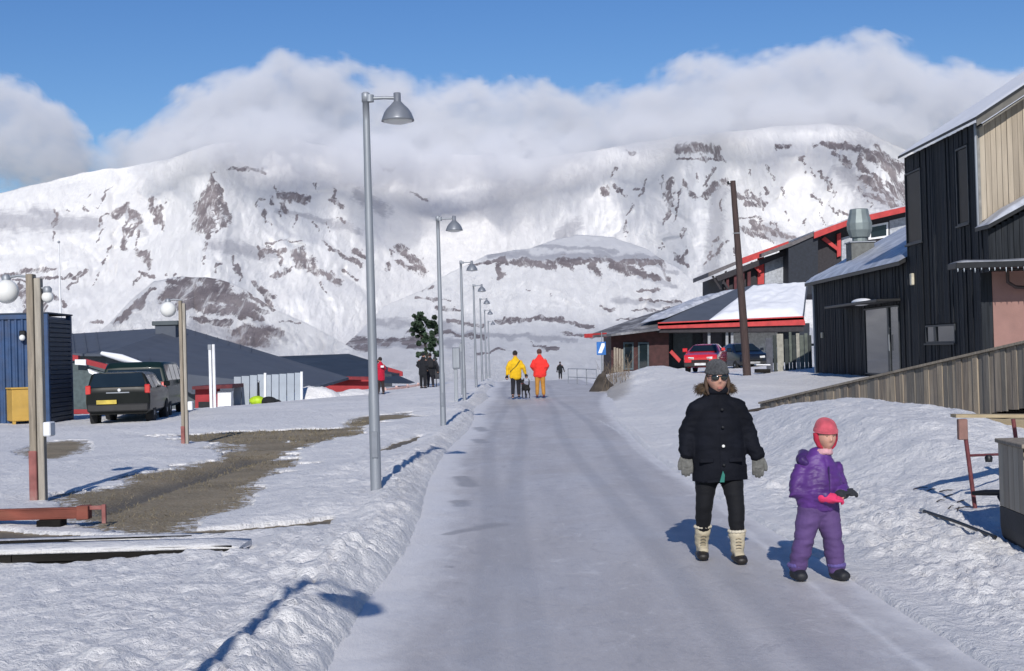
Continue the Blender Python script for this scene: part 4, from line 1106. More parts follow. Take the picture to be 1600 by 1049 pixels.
c = at(713, 622, 45.5); z = ground_z(c.x, 45.5)
t = thing('cabinet_post', (c.x, 45.5, z - .05), 0, 'stout grey post with a metal box on top, just before the third street lamp', 'post')
m = MB(); m.box(-.06, .06, -.05, .05, -.2, 1.75, .01); m.build('post', galv, t)
m = MB(); m.box(-.09, .15, -.09, .09, 1.1, 1.80, .015); bx_ = m.build('box', lampgrey, t); m = MB(); m.box(-.07, .13, -.102, -.092, 1.14, 1.76, .004); m.build('box_door', galv, bx_)
c = at(722, 612, 52); t = thing('marker_post', (c.x, 52, ground_z(c.x, 52) - .05), 0, 'thin grey marker post between the third and fourth street lamps', 'post')
m = MB(); m.tube([(0, 0, -.2), (0, 0, 2.0)], .035, 8); m.build('shaft', galv, t); m = MB(); m.box(-.07, .07, -.045, -.037, 1.65, 1.95, .003); m.build('plate', galv, t)

blue_s = mat('traffic_sign_blue', (0.03, 0.15, 0.45), 0.4)
white_s = mat('traffic_sign_white', (0.8, 0.8, 0.8), 0.4)
c = at(940, 575, 60); z = .35
t = thing('road_sign', (c.x, 60, z), R(8), 'blue and white road sign on a thin pole above the brown heap', 'road sign')
m = MB(); m.tube([(0, 0, -.3), (.03, 0, 1.72)], .028, 10); m.build('pole', galv, t)
m = MB(); m.box(-.20, .20, -.05, -.035, 1.12, 1.68, .006); sg = m.build('sign_plate', blue_s, t)
m = MB(); m.prism([(-.14, -.053, 1.2), (.02, -.053, 1.2), (.15, -.053, 1.52), (.15, -.053, 1.62), (.02, -.053, 1.62)], (0, .002, 0)); m.build('sign_symbol', white_s, sg)
m = MB(); m.tube([(.05, .03, 1.1), (.05, .03, 2.1)], .02, 8); m.build('pole', galv, t)
c0 = at(888, 592, 72); c1 = at(932, 585, 66)
t = thing('railing', (c0.x, c0.y, -.02), math.atan2(c1.y - c0.y, c1.x - c0.x), 'thin pale metal railing left of the road sign by the road crest', 'railing')
L_ = math.hypot(c1.x - c0.x, c1.y - c0.y)
for k in range(4): m = MB(); m.tube([(L_ * k / 3, 0, -.2), (L_ * k / 3, 0, .8)], .022, 8); m.build('post', galv, t)
for zz in (.38, .8): m = MB(); m.tube([(0, 0, zz), (L_, 0, zz)], .018, 8); m.build('rail', galv, t)
earth = mat('dark_brown_earth', (0.06, 0.05, 0.042), 0.95, 0, 0.4, 3, 0.8, 12)
c = at(943, 610, 57)
h_ = heap('earth_heap', c.x, 57, .62, .8, .75, 9, earth, 'small dark brown heap of earth at the right roadside bend', z0=ground_z(c.x, 57) - .03, kind=None)
tag(h_, 'small dark brown heap of earth beside the road below the blue sign', 'heap')
# dry stalks poking from the snow
dry = mat('dry_stalks', (0.16, 0.125, 0.09), 0.9)
m = MB(); rnd = random.Random(5)
for k in range(80):
    px = rnd.uniform(940, 985); q_ = at(px, 600, rnd.uniform(56, 62)); zz = ground_z(q_.x, q_.y)
    m.tube([(q_.x, q_.y, zz - .05), (q_.x + rnd.gauss(0, .08), q_.y, zz + rnd.uniform(.15, .6)), (q_.x + rnd.gauss(0, .2), q_.y, zz + rnd.uniform(.5, 1.1))], [.010, .007, .004], 4)
o = m.build('dry_shrub', dry); tag(o, 'bare dry shrub with thin stalks around the foot of the road sign', 'shrub')

# dead grass stubble on the bare ground
rg = np.random.default_rng(4); n_ = 26000
gx_ = rg.uniform(-7.5, -1.4, n_); gy_ = np.exp(rg.uniform(math.log(12.5), math.log(36), n_))
_cb, _ct, _b, _t = cut_h(gx_, gy_); dens = fbm(gx_ * 1.3, gy_ * .6, 88, 4)
k_ = (_b > .05) & (_t < 0) & (dens + rg.uniform(-.12, .12, n_) > .50); gx_, gy_ = gx_[k_], gy_[k_]
gz_ = bare_h(gx_, gy_)[0]; n_ = len(gx_); a_ = rg.uniform(0, math.pi, n_); l_ = rg.uniform(.01, .04, n_) * (gy_ / 16) ** .5; w2 = .005 * (gy_ / 14); tx, ty = rg.normal(0, .035, n_), rg.normal(0, .035, n_)
V_ = np.stack([np.stack([gx_ - np.cos(a_) * w2, gy_ - np.sin(a_) * w2, gz_ - .01], -1), np.stack([gx_ + np.cos(a_) * w2, gy_ + np.sin(a_) * w2, gz_ - .01], -1), np.stack([gx_ + tx, gy_ + ty, gz_ + l_], -1)], 1).reshape(-1, 3)
struct(mesh_obj('dead_grass', V_, np.arange(3 * n_).reshape(-1, 3), mat('straw_grass', (0.19, 0.16, 0.105), .9, 0, .5, 1.5, 0), smooth=False), 'stuff')

# ------------------------------------------------------------------ right: black boarded house
def Yx(x, X): return X * 2200.0 / (x - 792.0)
XF = 11.6
Y0, Y1, Y2, Y3 = 54.0, 41.0, 34.7, 34.0
t = thing('black_house', (XF, Y0, 0), 0, 'black boarded house with a tall block and a pale timber gable at the right', 'house')
I = Matrix.Translation((-XF, -Y0, 0))
core = mat('black_core_wall', (0.012, 0.013, 0.015), 0.8)
m = MB(); m.box(XF + .03, XF + 9, Y1, Y0, -1.0, 4.05, M=I); m.build('wall', core, t)
m = MB(); m.box(XF + .03, XF + 9, Y2 + .03, Y1, -1.0, 7.0, M=I); m.build('wall', core, t)
m = MB(); m.box(XF + .03, XF + 9, Y3 + .03, Y2, 3.34, 4.3, M=I); m.build('wall', core, t)
# facade boards, each a real batten-edged board; openings left free
openings = [(39.4, 41.0, 4.45, 6.56), (35.3, 36.3, 4.58, 6.6), (36.75, 39.4, 1.58, 2.12), (42.05, 46.25, .62, 2.80)]
rnd = random.Random(11)
board_mats = [blackboard, mat('black_boards_worn', (0.026, 0.029, 0.034), 0.7, 0, 0.4, 3.0, 0.5, 30, (6, 6, 0.3), dirt=(0.055, 0.058, 0.06), dirt_amt=0.5, spec=.12), mat('black_boards_deep', (0.012, 0.014, 0.017), 0.6, 0, 0.4, 3.0, 0.5, 30, (6, 6, 0.3), spec=.12)]
mbs = [MB(), MB(), MB()]
def facade(ya, yb, z0, ztop):
    y = ya
    while y < yb - .02:
        w_ = min(rnd.choice((.12, .145, .145, .17)), yb - y)
        segs = [(z0, ztop)]
        for a, b, c, d in openings:
            if y + w_ > a and y < b:
                ns = []
                for s0, s1 in segs:
                    if c > s0 and d < s1: ns += [(s0, c), (d, s1)]
                    else: ns.append((s0, s1))
                segs = ns
        dd = rnd.choice((0, .012, .024))
        for s0, s1 in segs: rnd.choice(mbs).box(XF - .012 - dd, XF + .028, y + .006, y + w_ - .004, s0, s1, .004, M=I)
        y += w_
facade(Y1, Y0 - .02, -.6, 4.0); facade(Y2 + .03, Y1, -.6, 7.02); facade(Y3, Y2 + .03, 3.3, 4.38)
for q_, mm_ in zip(mbs, board_mats): o = q_.build('facade_boards', mm_, t); o['kind'] = 'stuff'
# camera facing strip of the lean-to, black boards above, pinkish plaster below
m = MB(); x = XF
while x < XF + 4:
    m.box(x + .004, x + .14, Y3 - .02 - rnd.choice((0, .012)), Y3 + .03, 3.4, 4.36 + .5 * (x - XF), .004, M=I); x += .145
o = m.build('gable_boards', blackboard, t); o['kind'] = 'stuff'
pink = mat('dusty_pink_plaster', (0.27, 0.155, 0.135), 0.9, 0, 0.12, 1.5, 0.3, 30, dirt=(0.18, 0.11, 0.10), dirt_amt=0.4)
m = MB(); m.box(XF + .26, XF + 5, Y2 - .03, Y2 + .02, 1.35, 3.33, M=I); m.build('plaster_panel', pink, t)
m = MB(); m.box(XF + .26, XF + 5, Y2 - .05, Y2 + .02, -.4, 1.345, M=I); m.build('plinth', mat('brown_plinth', (0.15, 0.09, 0.075), 0.9), t)
m = MB(); m.box(XF - .03, XF + .25, Y2 - .04, Y2 + .02, -.6, 3.33, .006, M=I); m.build('corner_board', blackboard, t)
# canopy over the lean-to with ice hanging from it
m = MB(); m.box(10.55, XF + 4.2, 33.3, Y3 - .04, 3.36, 3.50, .01, M=I); cn = m.build('canopy', rail_black, t)
m = MB(); rnd2 = random.Random(3)
for k in range(26):
    x = 10.58 + k * .14 + rnd2.uniform(0, .06); l = rnd2.uniform(.03, .13)
    if x > XF + 4: break
    m.tube([(x, 33.32, 3.36), (x + .004, 33.32, 3.36 - l * .6), (x, 33.32, 3.36 - l)], [.016, .009, .002], 6, M=I)
o = m.build('icicles', mat('clear_ice', (0.5, 0.55, 0.6), 0.12, spec=.8), cn)
m = MB(); rings = []
for i in range(61):
    x = 10.58 + 5.1 * i / 60; a = .015 + .04 * float(fbm(np.array([x * 1.3]), np.array([1.0]), 7, 4)[0]); sg_ = min(1, i / 3 + .1)
    rings.append([Vector((x, 33.30, 3.50)), Vector((x, 33.34, 3.50 + a * sg_)), Vector((x, 33.6, 3.52 + 1.4 * a * sg_)), Vector((x, Y3 - .05, 3.5 + 1.8 * a * sg_)), Vector((x, Y3 - .05, 3.45))])
m.loft(rings, True, True, M=I); m.build('canopy_snow', mat('thin_grey_ice', (0.22, 0.23, 0.26), .4, 0, .3, 3, .4), cn)
m = MB(); pts = [(XF + .55, 34.4, 3.34), (XF + .55, 34.4, 3.05), (XF + .72, 34.35, 2.92), (XF + 1.2, 34.35, 2.88), (XF + 1.9, 34.35, 2.95)]
m.tube(pts, .045, 10, M=I); m.build('bracket_pipe', mat('dark_brown_pipe', (0.05, 0.03, 0.028), 0.5), t)
# lean-to roof with snow
def roof_slab(x0, z0, x1, z1, ya, yb, th, name, m_, par):
    mb = MB(); mb.prism([(x0, ya, z0), (x1, ya, z1), (x1, ya, z1 - th), (x0, ya, z0 - th)], (0, yb - ya, 0), M=I); return mb.build(name, m_, par)
r_ = roof_slab(XF - .12, 4.42, XF + 8, 8.6, Y3 - .35, Y2 - .02, .10, 'lean_to_roof', rail_black, t)
def snow_on(x0, z0, x1, z1, ya, yb, th, seed, name, m_, par, nx=40, ny=24, bare=0.0):
    gx, gy = np.meshgrid(np.linspace(0, 1, nx), np.linspace(0, 1, ny), indexing='ij')
    X = x0 + (x1 - x0) * gx; Y = ya + (yb - ya) * gy
    e = np.minimum(np.minimum(gx * nx / 2.5, 1), np.minimum(np.minimum(gy, 1 - gy) * ny / 2.5, 1))
    hh = th * (0.35 + 1.3 * fbm(X * .9, Y * .7, seed, 4)) - bare * fbm(X * .6 + 5, Y * .5, seed + 3, 3)
    Z = z0 + (z1 - z0) * gx + hh * e - .01
    V = np.stack([X - XF, Y - Y0, Z], -1)
    o = mesh_obj(name, V, grid_faces(nx, ny), m_, par)
    return o
snow_on(XF - .14, 4.42, XF + 8, 8.6, Y3 - .38, Y2 - .02, .12, 3, 'roof_snow', icep, r_)
# high block roof and pale timber gable
sl = .62
r_ = roof_slab(XF - .18, 7.08, XF + 8, 7.08 + sl * 8.18, Y2 - .55, Y1 + .1, .07, 'upper_roof', rail_black, t)
snow_on(XF - .20, 7.085, XF + 8, 7.085 + sl * 8.2, Y2 - .57, Y1 + .12, .055, 5, 'roof_snow', snowcap, r_, 60, 60)
m = MB(); m.prism([(XF - .16, Y2 - .53, 7.02), (XF + 8, Y2 - .53, 7.02 + sl * 8.16), (XF + 8, Y2 - .53, 6.80 + sl * 8.16), (XF - .16, Y2 - .53, 6.86)], (0, .04, 0), M=I)
m.build('bargeboard', mat('grey_bargeboard', (0.12, 0.115, 0.105), 0.8, 0, .2, 4, .3), r_)
soff = mat('grey_soffit', (0.17, 0.16, 0.14), 0.8)
m = MB(); m.prism([(XF + .0, Y2 - .48, 6.90), (XF + 8, Y2 - .48, 6.90 + sl * 8), (XF + 8, Y2 - .48, 6.86 + sl * 8), (XF + .0, Y2 - .48, 6.86)], (0, .42, 0), M=I); m.build('soffit', soff, r_)
pale = [mat('pale_larch_board_%d' % k, c, 0.8, 0, 0.14, 2.5, 0.4, 40, (5, 5, 0.35), dirt=(0.22, 0.185, 0.145), dirt_amt=0.5) for k, c in enumerate([(0.37, 0.315, 0.245), (0.32, 0.27, 0.21), (0.41, 0.355, 0.28)])]
x = XF + .06; k = 0; shared = {}
while x < XF + 5.2:
    w_ = .136; zb = 4.55 + .50 * (x - XF); ztp = 6.86 + sl * (x - XF)
    mb = MB(); d_ = rnd.choice((0, .008, .016))
    mb.prism([(x, Y2 - .03 - d_, zb), (x + w_ - .010, Y2 - .03 - d_, zb + .5 * w_), (x + w_ - .010, Y2 - .03 - d_, ztp + sl * w_), (x, Y2 - .03 - d_, ztp)], (0, .045 + d_, 0), M=I)
    mb.build('board', rnd.choice(pale), t); x += w_ + .0; k += 1
m = MB(); m.box(XF - .04, XF + .055, Y2 - .06, Y2 + .03, 4.4, 7.0, .006, M=I); m.build('corner_trim', mat('pale_grey_trim', (0.20, 0.195, 0.185), 0.6), t)
m = MB(); m.tube([(XF - .06, Y2 - .10, 6.98), (XF - .06, Y2 - .10, 4.35)], .035, 8, M=I); m.build('downpipe', galv, t)
m = MB(); m.tube([(XF - .06, Y0 - .3, 3.9), (XF - .06, Y0 - .3, -.3)], .05, 8, M=I); m.build('downpipe', galv, t)
# low section roof
r_ = roof_slab(XF - .25, 4.02, XF + 5.2, 4.02 + .52 * 5.45, Y1 + .02, Y0 + .35, .12, 'lower_roof', rail_black, t)
snow_on(XF - .28, 4.025, XF + 5.2, 4.025 + .52 * 5.48, Y1 + .03, Y0 + .38, .10, 8, 'roof_snow', icep, r_, 50, 90)
m = MB(); m.prism([(XF + .03, Y0 - .03, 3.95), (XF + 5.1, Y0 - .03, 3.95), (XF + 5.1, Y0 - .03, 3.90 + .52 * 5.1)], (0, -.2, 0), M=I); m.build('wall', core, t)
# ventilator
m = MB(); cx, cy = XF + 1.25, Y0 - 2.4
m.box(cx - .42, cx + .42, cy - .42, cy + .42, 4.0, 5.32, .015, M=I); vb = m.build('vent_base', mat('vent_base_grey', (0.12, 0.125, 0.12), 0.7), t)
m = MB(); m.box(cx - .47, cx + .47, cy - .47, cy + .47, 5.323, 5.37, .01, M=I); m.build('base_flange', galv, vb)
vgreen = mat('zinc_ventilator', (0.20, 0.235, 0.235), 0.5, 0.3, 0.15, 3, .1)
m = MB(); m.lathe([(.28, 5.37), (.28, 5.52), (.36, 5.54), (.46, 5.80), (.47, 6.05), (.37, 6.38), (.34, 6.56), (.30, 6.58)], 12, (cx, cy, 0), M=I, smooth=False); m.build('ventilator', vgreen, t)
# windows and door
def winf(ya, yb, za, zb, name, mullions=(), pane=glassm, sill=True):
    f_ = MB(); dp = .0
    for a, b, c, d in ((ya, ya + .05, za, zb), (yb - .05, yb, za, zb), (ya + .05, yb - .05, za, za + .05), (ya + .05, yb - .05, zb - .05, zb)): f_.box(XF - .045, XF + .02, a, b, c, d, .004, M=I)
    for y in mullions: f_.box(XF - .05, XF + .02, y - .10, y + .10, za + .05, zb - .05, .004, M=I)
    o = f_.build(name, frame_dark, t)
    ys = [ya + .05] + [v_ for y in mullions for v_ in (y - .10, y + .10)] + [yb - .05]
    for a, b in zip(ys[::2], ys[1::2]):
        g = MB(); g.box(XF - .012, XF + .0, a, b, za + .05, zb - .05, M=I); g.build('pane', pane, o)
    if sill: s_ = MB(); s_.box(XF - .09, XF + .02, ya - .04, yb + .04, za - .045, za - .003, .004, M=I); s_.build('window_sill', frame_dark, o)
    return o
winf(39.42, 40.98, 4.47, 6.54, 'window', pane=darkglass); winf(35.32, 36.28, 4.6, 6.58, 'window', pane=darkglass); winf(36.77, 39.38, 1.6, 2.10, 'window', (38.5,))
winf(42.07, 46.23, .64, 2.78, 'glazed_door', (43.25,), sill=False)
m = MB(); m.tube([(XF - .07, 43.1, 1.4), (XF - .07, 43.1, 1.9)], .018, 8, M=I); m.build('door_handle', galv, t)
m = MB(); m.box(XF - .75, XF - .03, 41.8, 48.8, 2.88, 2.96, .01, M=I); cn2 = m.build('door_canopy', rail_black, t)
gx = MB(); gx.ball((XF - .4, 45.0, 2.97), (.28, .8, .12), 16, 8, M=I); gx.build('canopy_snow', snowcap, cn2)
m = MB(); m.box(XF - .12, XF - .03, 40.3, 40.5, 3.28, 3.62, .02, M=I); m.build('wall_lamp', mat('cream_lamp', (0.5, 0.46, 0.36), 0.4), t)
m = MB(); m.box(XF - .10, XF - .03, 52.3, 52.5, 1.9, 2.1, .01, M=I); m.build('wall_box', mat('cream_lamp', (0.5, 0.46, 0.36), 0.4), t)

# ------------------------------------------------------------------ far right house with red trim, stepped up the slope
dwall = mat('dark_brown_wall', (0.030, 0.027, 0.032), 0.8); dgrey = mat('light_grey_panel', (0.34, 0.36, 0.40), 0.7)
maroon = mat('maroon_boards', (0.085, 0.02, 0.024), 0.75, 0, .3, 3, .2)
def poly_part(t, I, name, pl, depth, m_, parent=None):
    mb = MB(); mb.prism([I @ p_ for p_ in P3(pl)], (0, depth, 0)); return mb.build(name, m_, parent or t)
D = 118
o_ = at(1260, 580, D); o_.z = 0
t, I = house('stepped_house', o_, 'dark stepped house with red edged sloping roofs behind the black house', 'house')
poly_part(t, I, 'wall', [(1128, 430, D), (1236, 390, D), (1236, 470, D), (1128, 470, D)], 12, dwall)
poly_part(t, I, 'grey_panel', [(1195, 402, D - .1), (1232, 390, D - .1), (1232, 447, D - .1), (1195, 447, D - .1)], .08, dgrey)
poly_part(t, I, 'red_post', [(1184, 404, D - .2), (1194, 401, D - .2), (1194, 447, D - .2), (1184, 449, D - .2)], .25, redtrim)
for a_, b_ in ((1135, 1139), (1147, 1151), (1158, 1163), (1168, 1173)):
    poly_part(t, I, 'post', [(a_, 426, D - .9), (b_, 424, D - .9), (b_, 457, D - .9), (a_, 457, D - .9)], .2, maroon)
poly_part(t, I, 'brace', [(1172, 412, D - .8), (1175, 409, D - .8), (1190, 424, D - .8), (1187, 427, D - .8)], .15, redtrim)
for a_, b_ in ((1112, 1118), (1124, 1130)):
    poly_part(t, I, 'strut', [(a_, 432, D - 1.0), (a_ + 3, 431, D - 1.0), (b_ + 10, 452, D - 1.0), (b_ + 7, 453, D - 1.0)], .15, dwall)
poly_part(t, I, 'strut', [(1133, 424, D - 1.1), (1136, 423, D - 1.1), (1131, 444, D - 1.1), (1128, 444, D - 1.1)], .12, dwall)
poly_part(t, I, 'roof', [(1107, 426, D - 1.3), (1168, 401, D - 1.3), (1236, 377, D - 1.3), (1236, 381, D - 1.3), (1168, 406, D - 1.3), (1107, 433, D - 1.3)], 10, mat('grey_roof_edge', (0.12, 0.11, 0.115), 0.8))
poly_part(t, I, 'fascia', [(1160, 403, D - 1.45), (1232, 377, D - 1.45), (1232, 386, D - 1.45), (1160, 413, D - 1.45)], .12, redtrim)
poly_part(t, I, 'gable_band', [(1118, 432, D - 1.2), (1234, 388, D - 1.2), (1234, 397, D - 1.2), (1122, 440, D - 1.2)], .3, dwall)
poly_part(t, I, 'dark_bay', [(1232, 382, D - 2.4), (1278, 362, D - 2.4), (1278, 460, D - 2.4), (1232, 460, D - 2.4)], 4, mat('ink_blue_wall', (0.014, 0.018, 0.028), 0.7))
poly_part(t, I, 'roof', [(1190, 396, D - 2.6), (1236, 379, D - 2.6), (1292, 354, D - 2.6), (1292, 360, D - 2.6), (1236, 385, D - 2.6), (1190, 401, D - 2.6)], 6, mat('grey_roof_edge', (0.12, 0.11, 0.115), 0.8))
poly_part(t, I, 'wall', [(1276, 366, D - 1), (1440, 322, D - 1), (1440, 460, D - 1), (1276, 460, D - 1)], 12, dwall)
poly_part(t, I, 'roof', [(1272, 361, D - 2.7), (1330, 340, D - 2.7), (1440, 315, D - 2.7), (1440, 318, D - 2.7), (1330, 343, D - 2.7), (1272, 364, D - 2.7)], 11, icep)
poly_part(t, I, 'fascia', [(1272, 363, D - 2.85), (1330, 342, D - 2.85), (1440, 317, D - 2.85), (1440, 326, D - 2.85), (1330, 351, D - 2.85), (1272, 373, D - 2.85)], .14, redtrim)
poly_part(t, I, 'red_post', [(1308, 366, D - 1.3), (1314, 364, D - 1.3), (1314, 400, D - 1.3), (1308, 402, D - 1.3)], .25, redtrim)
poly_part(t, I, 'brace', [(1284, 374, D - 1.4), (1289, 370, D - 1.4), (1310, 387, D - 1.4), (1308, 392, D - 1.4)], .15, redtrim)
poly_part(t, I, 'grey_panel', [(1315, 372, D - 1.1), (1352, 362, D - 1.1), (1352, 420, D - 1.1), (1315, 420, D - 1.1)], .08, dgrey)
wf = poly_part(t, I, 'window', [(1357, 353, D - 1.15), (1388, 347, D - 1.15), (1388, 371, D - 1.15), (1357, 375, D - 1.15)], .1, whitep)
poly_part(t, I, 'pane', [(1361, 355.5, D - 1.18), (1385, 351, D - 1.18), (1385, 368, D - 1.18), (1361, 371.5, D - 1.18)], .02, glassm, wf)
poly_part(t, I, 'grey_panel', [(1390, 345, D - 1.1), (1420, 338, D - 1.1), (1420, 400, D - 1.1), (1390, 400, D - 1.1)], .08, dgrey)

# low house with the red eave
D = 94
o_ = at(1090, 580, D); o_.z = .2
t, I = house('low_house', o_, 'low dark house with a snow covered roof and long red eave behind the red car', 'house')
poly_part(t, I, 'wall', [(955, 524, D), (1045, 515, D), (1045, 590, D), (955, 590, D)], 8, mat('oxblood_boards', (0.050, 0.018, 0.018), 0.75, 0, .35, 3, .3))
poly_part(t, I, 'wall', [(1030, 512, D + 3), (1265, 505, D + 3), (1265, 590, D + 3), (1030, 590, D + 3)], 6, mat('blue_black_wall', (0.020, 0.026, 0.038), 0.8))
for a_, b_ in ((974, 990), (997, 1014)):
    w_ = poly_part(t, I, 'door', [(a_, 535, D - .12), (b_, 535, D - .12), (b_, 578, D - .12), (a_, 578, D - .12)], .1, mat('teal_grey_frame', (0.06, 0.085, 0.10), 0.6))
    poly_part(t, I, 'pane', [(a_ + 2.5, 538, D - .15), (b_ - 2.5, 538, D - .15), (b_ - 2.5, 575, D - .15), (a_ + 2.5, 575, D - .15)], .02, glassm, w_)
for k, x_ in enumerate((959, 963, 967, 971)):
    poly_part(t, I, 'screen_board', [(x_, 543 + k, D - 2), (x_ + 3, 543 + k, D - 2), (x_ + 3, 582, D - 2), (x_, 582, D - 2)], .06, oldwood)
poly_part(t, I, 'wall_panel', [(1052, 517, D + 2.8), (1082, 516, D + 2.8), (1082, 560, D + 2.8), (1052, 560, D + 2.8)], .1, mat('slate_blue_panel', (0.045, 0.06, 0.075), 0.7))
poly_part(t, I, 'garage_door', [(1098, 520, D + 2.8), (1128, 519, D + 2.8), (1128, 575, D + 2.8), (1098, 575, D + 2.8)], .1, mat('dark_violet_door', (0.04, 0.04, 0.06), 0.7))
poly_part(t, I, 'pale_wall', [(1146, 519, D + 2.7), (1215, 516, D + 2.7), (1215, 560, D + 2.7), (1146, 560, D + 2.7)], .1, mat('pale_rendered_wall', (0.42, 0.43, 0.44), 0.8))
for a_ in (1134, 1142, 1106):
    poly_part(t, I, 'column', [(a_, 515, D - 1), (a_ + 4, 515, D - 1), (a_ + 4, 582, D - 1), (a_, 582, D - 1)], .2, mat('grey_column', (0.25, 0.26, 0.28), 0.7))
poly_part(t, I, 'brace', [(1046, 551, D - .8), (1050, 547, D - .8), (1064, 562, D - .8), (1061, 567, D - .8)], .15, redtrim)
poly_part(t, I, 'fascia', [(1028, 504, D - 1.6), (1255, 494, D - 1.6), (1258, 503, D - 1.6), (1258, 508, D - 1.6), (1028, 514, D - 1.6)], .16, redtrim)
poly_part(t, I, 'soffit', [(1028, 514.5, D - 1.4), (1256, 508.5, D - 1.4), (1256, 518, D - 1.4), (1030, 520, D - 1.4)], 3.9, dwall)
def sheet(t, name, pts, th, m_):
    mb = MB(); mb.prism([I @ p_ for p_ in pts], (0, 0, -th)); return mb.build(name, m_, t)
R1 = P3([(1028, 506, D - 1.6), (1256, 496, D - 1.6), (1262, 441, D + 8), (1180, 445, D + 8), (1120, 459, D + 6)])
r1 = sheet(t, 'roof', R1, .15, slate)
def snow_quad(t, name, a, b, c, d, th, seed, m_, n=40):
    a, b, c, d = [I @ p_ for p_ in (a, b, c, d)]
    u, w = np.meshgrid(np.linspace(0, 1, n), np.linspace(0, 1, n), indexing='ij')
    A_, B_, C_, D_ = [np.array(p_) for p_ in (a, b, c, d)]
    P = (A_ * (1 - u)[..., None] + B_ * u[..., None]) * (1 - w)[..., None] + (D_ * (1 - u)[..., None] + C_ * u[..., None]) * w[..., None]
    e = np.clip(np.minimum(np.minimum(u, 1 - u), np.minimum(w, 1 - w)) * 9, 0, 1)
    P[..., 2] += e * th * (.4 + 1.2 * fbm(u * 5, w * 5, seed, 4)) - .02
    return mesh_obj(name, P, grid_faces(n, n), m_, t)
snow_quad(r1, 'roof_snow', *P3([(1105, 502, D - 1.55), (1254, 495.5, D - 1.55), (1260, 441, D + 7.8), (1175, 447, D + 7.8)]), .34, 31, snowcap)
R2 = P3([(915, 525, D + 1), (955, 522, D - 1.6), (1030, 513, D - 1.6), (1125, 459, D + 6), (1100, 464, D + 9), (1000, 495, D + 6)])
r2 = sheet(t, 'roof', R2, .15, mat('grey_shingle_roof', (0.11, 0.11, 0.12), 0.85, 0, .3, 2, .4, 14, dirt=(0.5, 0.5, 0.52), dirt_amt=.6))
snow_quad(r2, 'roof_snow', *P3([(1000, 505, D - .2), (1040, 497, D - .6), (1150, 452, D + 7), (1085, 468, D + 7)]), .22, 33, icep)
poly_part(t, I, 'fascia', [(913, 522, D + .8), (948, 520, D - .6), (948, 527, D - .6), (913, 528, D + .8)], .15, redtrim)

# utility pole
c = at(1168, 583, 58); c.z = max(ground_z(c.x, 58), .2)
top = at(1145, 281, 58.3)
t = thing('utility_pole', (c.x, 58, c.z - .05), 0, 'tall dark leaning wooden utility pole in front of the low red edged house', 'pole')
m = MB(); dv = Vector((top.x - c.x, .3, top.z - c.z)); m.tube([(0, 0, -.4), dv * .3, dv * .7, dv], [.17, .16, .13, .11], 14)
m.build('pole', mat('creosoted_timber', (0.055, 0.036, 0.034), 0.85, 0, .3, 6, .5, 30, (5, 5, .4)), t)
m = MB(); q_ = dv * .985; m.tube([(q_.x - .22, q_.y, q_.z), (q_.x + .1, q_.y, q_.z + .02)], .03, 8); m.lathe([(.04, 0), (.05, .05), (.03, .12)], 10, (q_.x - .2, q_.y, q_.z)); m.build('insulator_arm', rail_black, t)
m = MB(); q_ = dv * .73; m.tube([(q_.x - .18, q_.y - .12, q_.z), (q_.x + .12, q_.y - .12, q_.z)], .02, 6); m.build('cable_hook', galv, t)

# board fence before the black house
t0 = at(1228, 600, 60)
t = thing('board_fence', (t0.x, 60, .25), 0, 'uneven grey and green board fence between the utility pole and black house', 'fence')
rnd = random.Random(8)
cols = [mat('fence_slate', (0.08, 0.085, 0.105), 0.85), mat('fence_green_grey', (0.10, 0.115, 0.10), 0.85, 0, .3, 4, .3), mat('fence_pale', (0.30, 0.29, 0.25), 0.85), mat('fence_dark', (0.035, 0.042, 0.042), 0.85)]
tops = [(1196, 1207, 529, 0), (1207, 1213, 524, 3), (1213, 1224, 522, 2), (1225, 1232, 530, 3), (1232, 1237, 519, 1), (1237, 1243, 524, 3), (1243, 1249, 521, 2), (1249, 1256, 524, 1), (1256, 1262, 521, 1), (1262, 1268, 524, 3)]
for a_, b_, yt, ci in tops:
    p0, p1 = at(a_, yt, 60), at(b_, yt, 60); yb_ = at(a_, 588 if a_ < 1232 else 603, 60)
    m = MB(); d_ = rnd.uniform(0, .04); m.box(p0.x - t0.x + .012, p1.x - t0.x - .012, -d_, .03, yb_.z - .55, p0.z - .25, .006); m.build('board', cols[ci], t)
for zz in (at(1230, 540, 60).z - .25, at(1230, 580, 60).z - .25):
    m = MB(); m.box(at(1196, 0, 60).x - t0.x, at(1268, 0, 60).x - t0.x, .035, .08, zz - .05, zz + .05, .005); m.build('rail', cols[3], t)
bars = P3([(1182, 577, 59), (1204, 577, 59), (1204, 583, 59), (1182, 583, 59)])
t = thing('timber_block', tuple(bars[3]), 0, 'dark timber block lying at the foot of the grey board fence', 'block')
m = MB(); m.prism([p_ - bars[3] for p_ in bars], (0, .5, 0)); m.build('beam', darkwood, t)
m = MB(); m.prism([p_ - bars[3] + Vector((0, -.01, .16)) for p_ in bars[:2]] + [bars[1] - bars[3] + Vector((0, -.01, .20)), bars[0] - bars[3] + Vector((0, -.01, .20))], (0, .5, 0)); m.build('snow_cover', snowcap, t)

# ------------------------------------------------------------------ boarded ramp on the right
fa = Vector((4.95, 28.3, 0)); fb = Vector((7.9, 17.6, 0))
dirv = (fb - fa); Lr = dirv.length; dirn = dirv.normalized(); ang = math.atan2(dirn.y, dirn.x)
t = thing('boarded_ramp', tuple(fa), ang, 'long rising ramp faced with upright weathered boards in front of the black house', 'ramp')
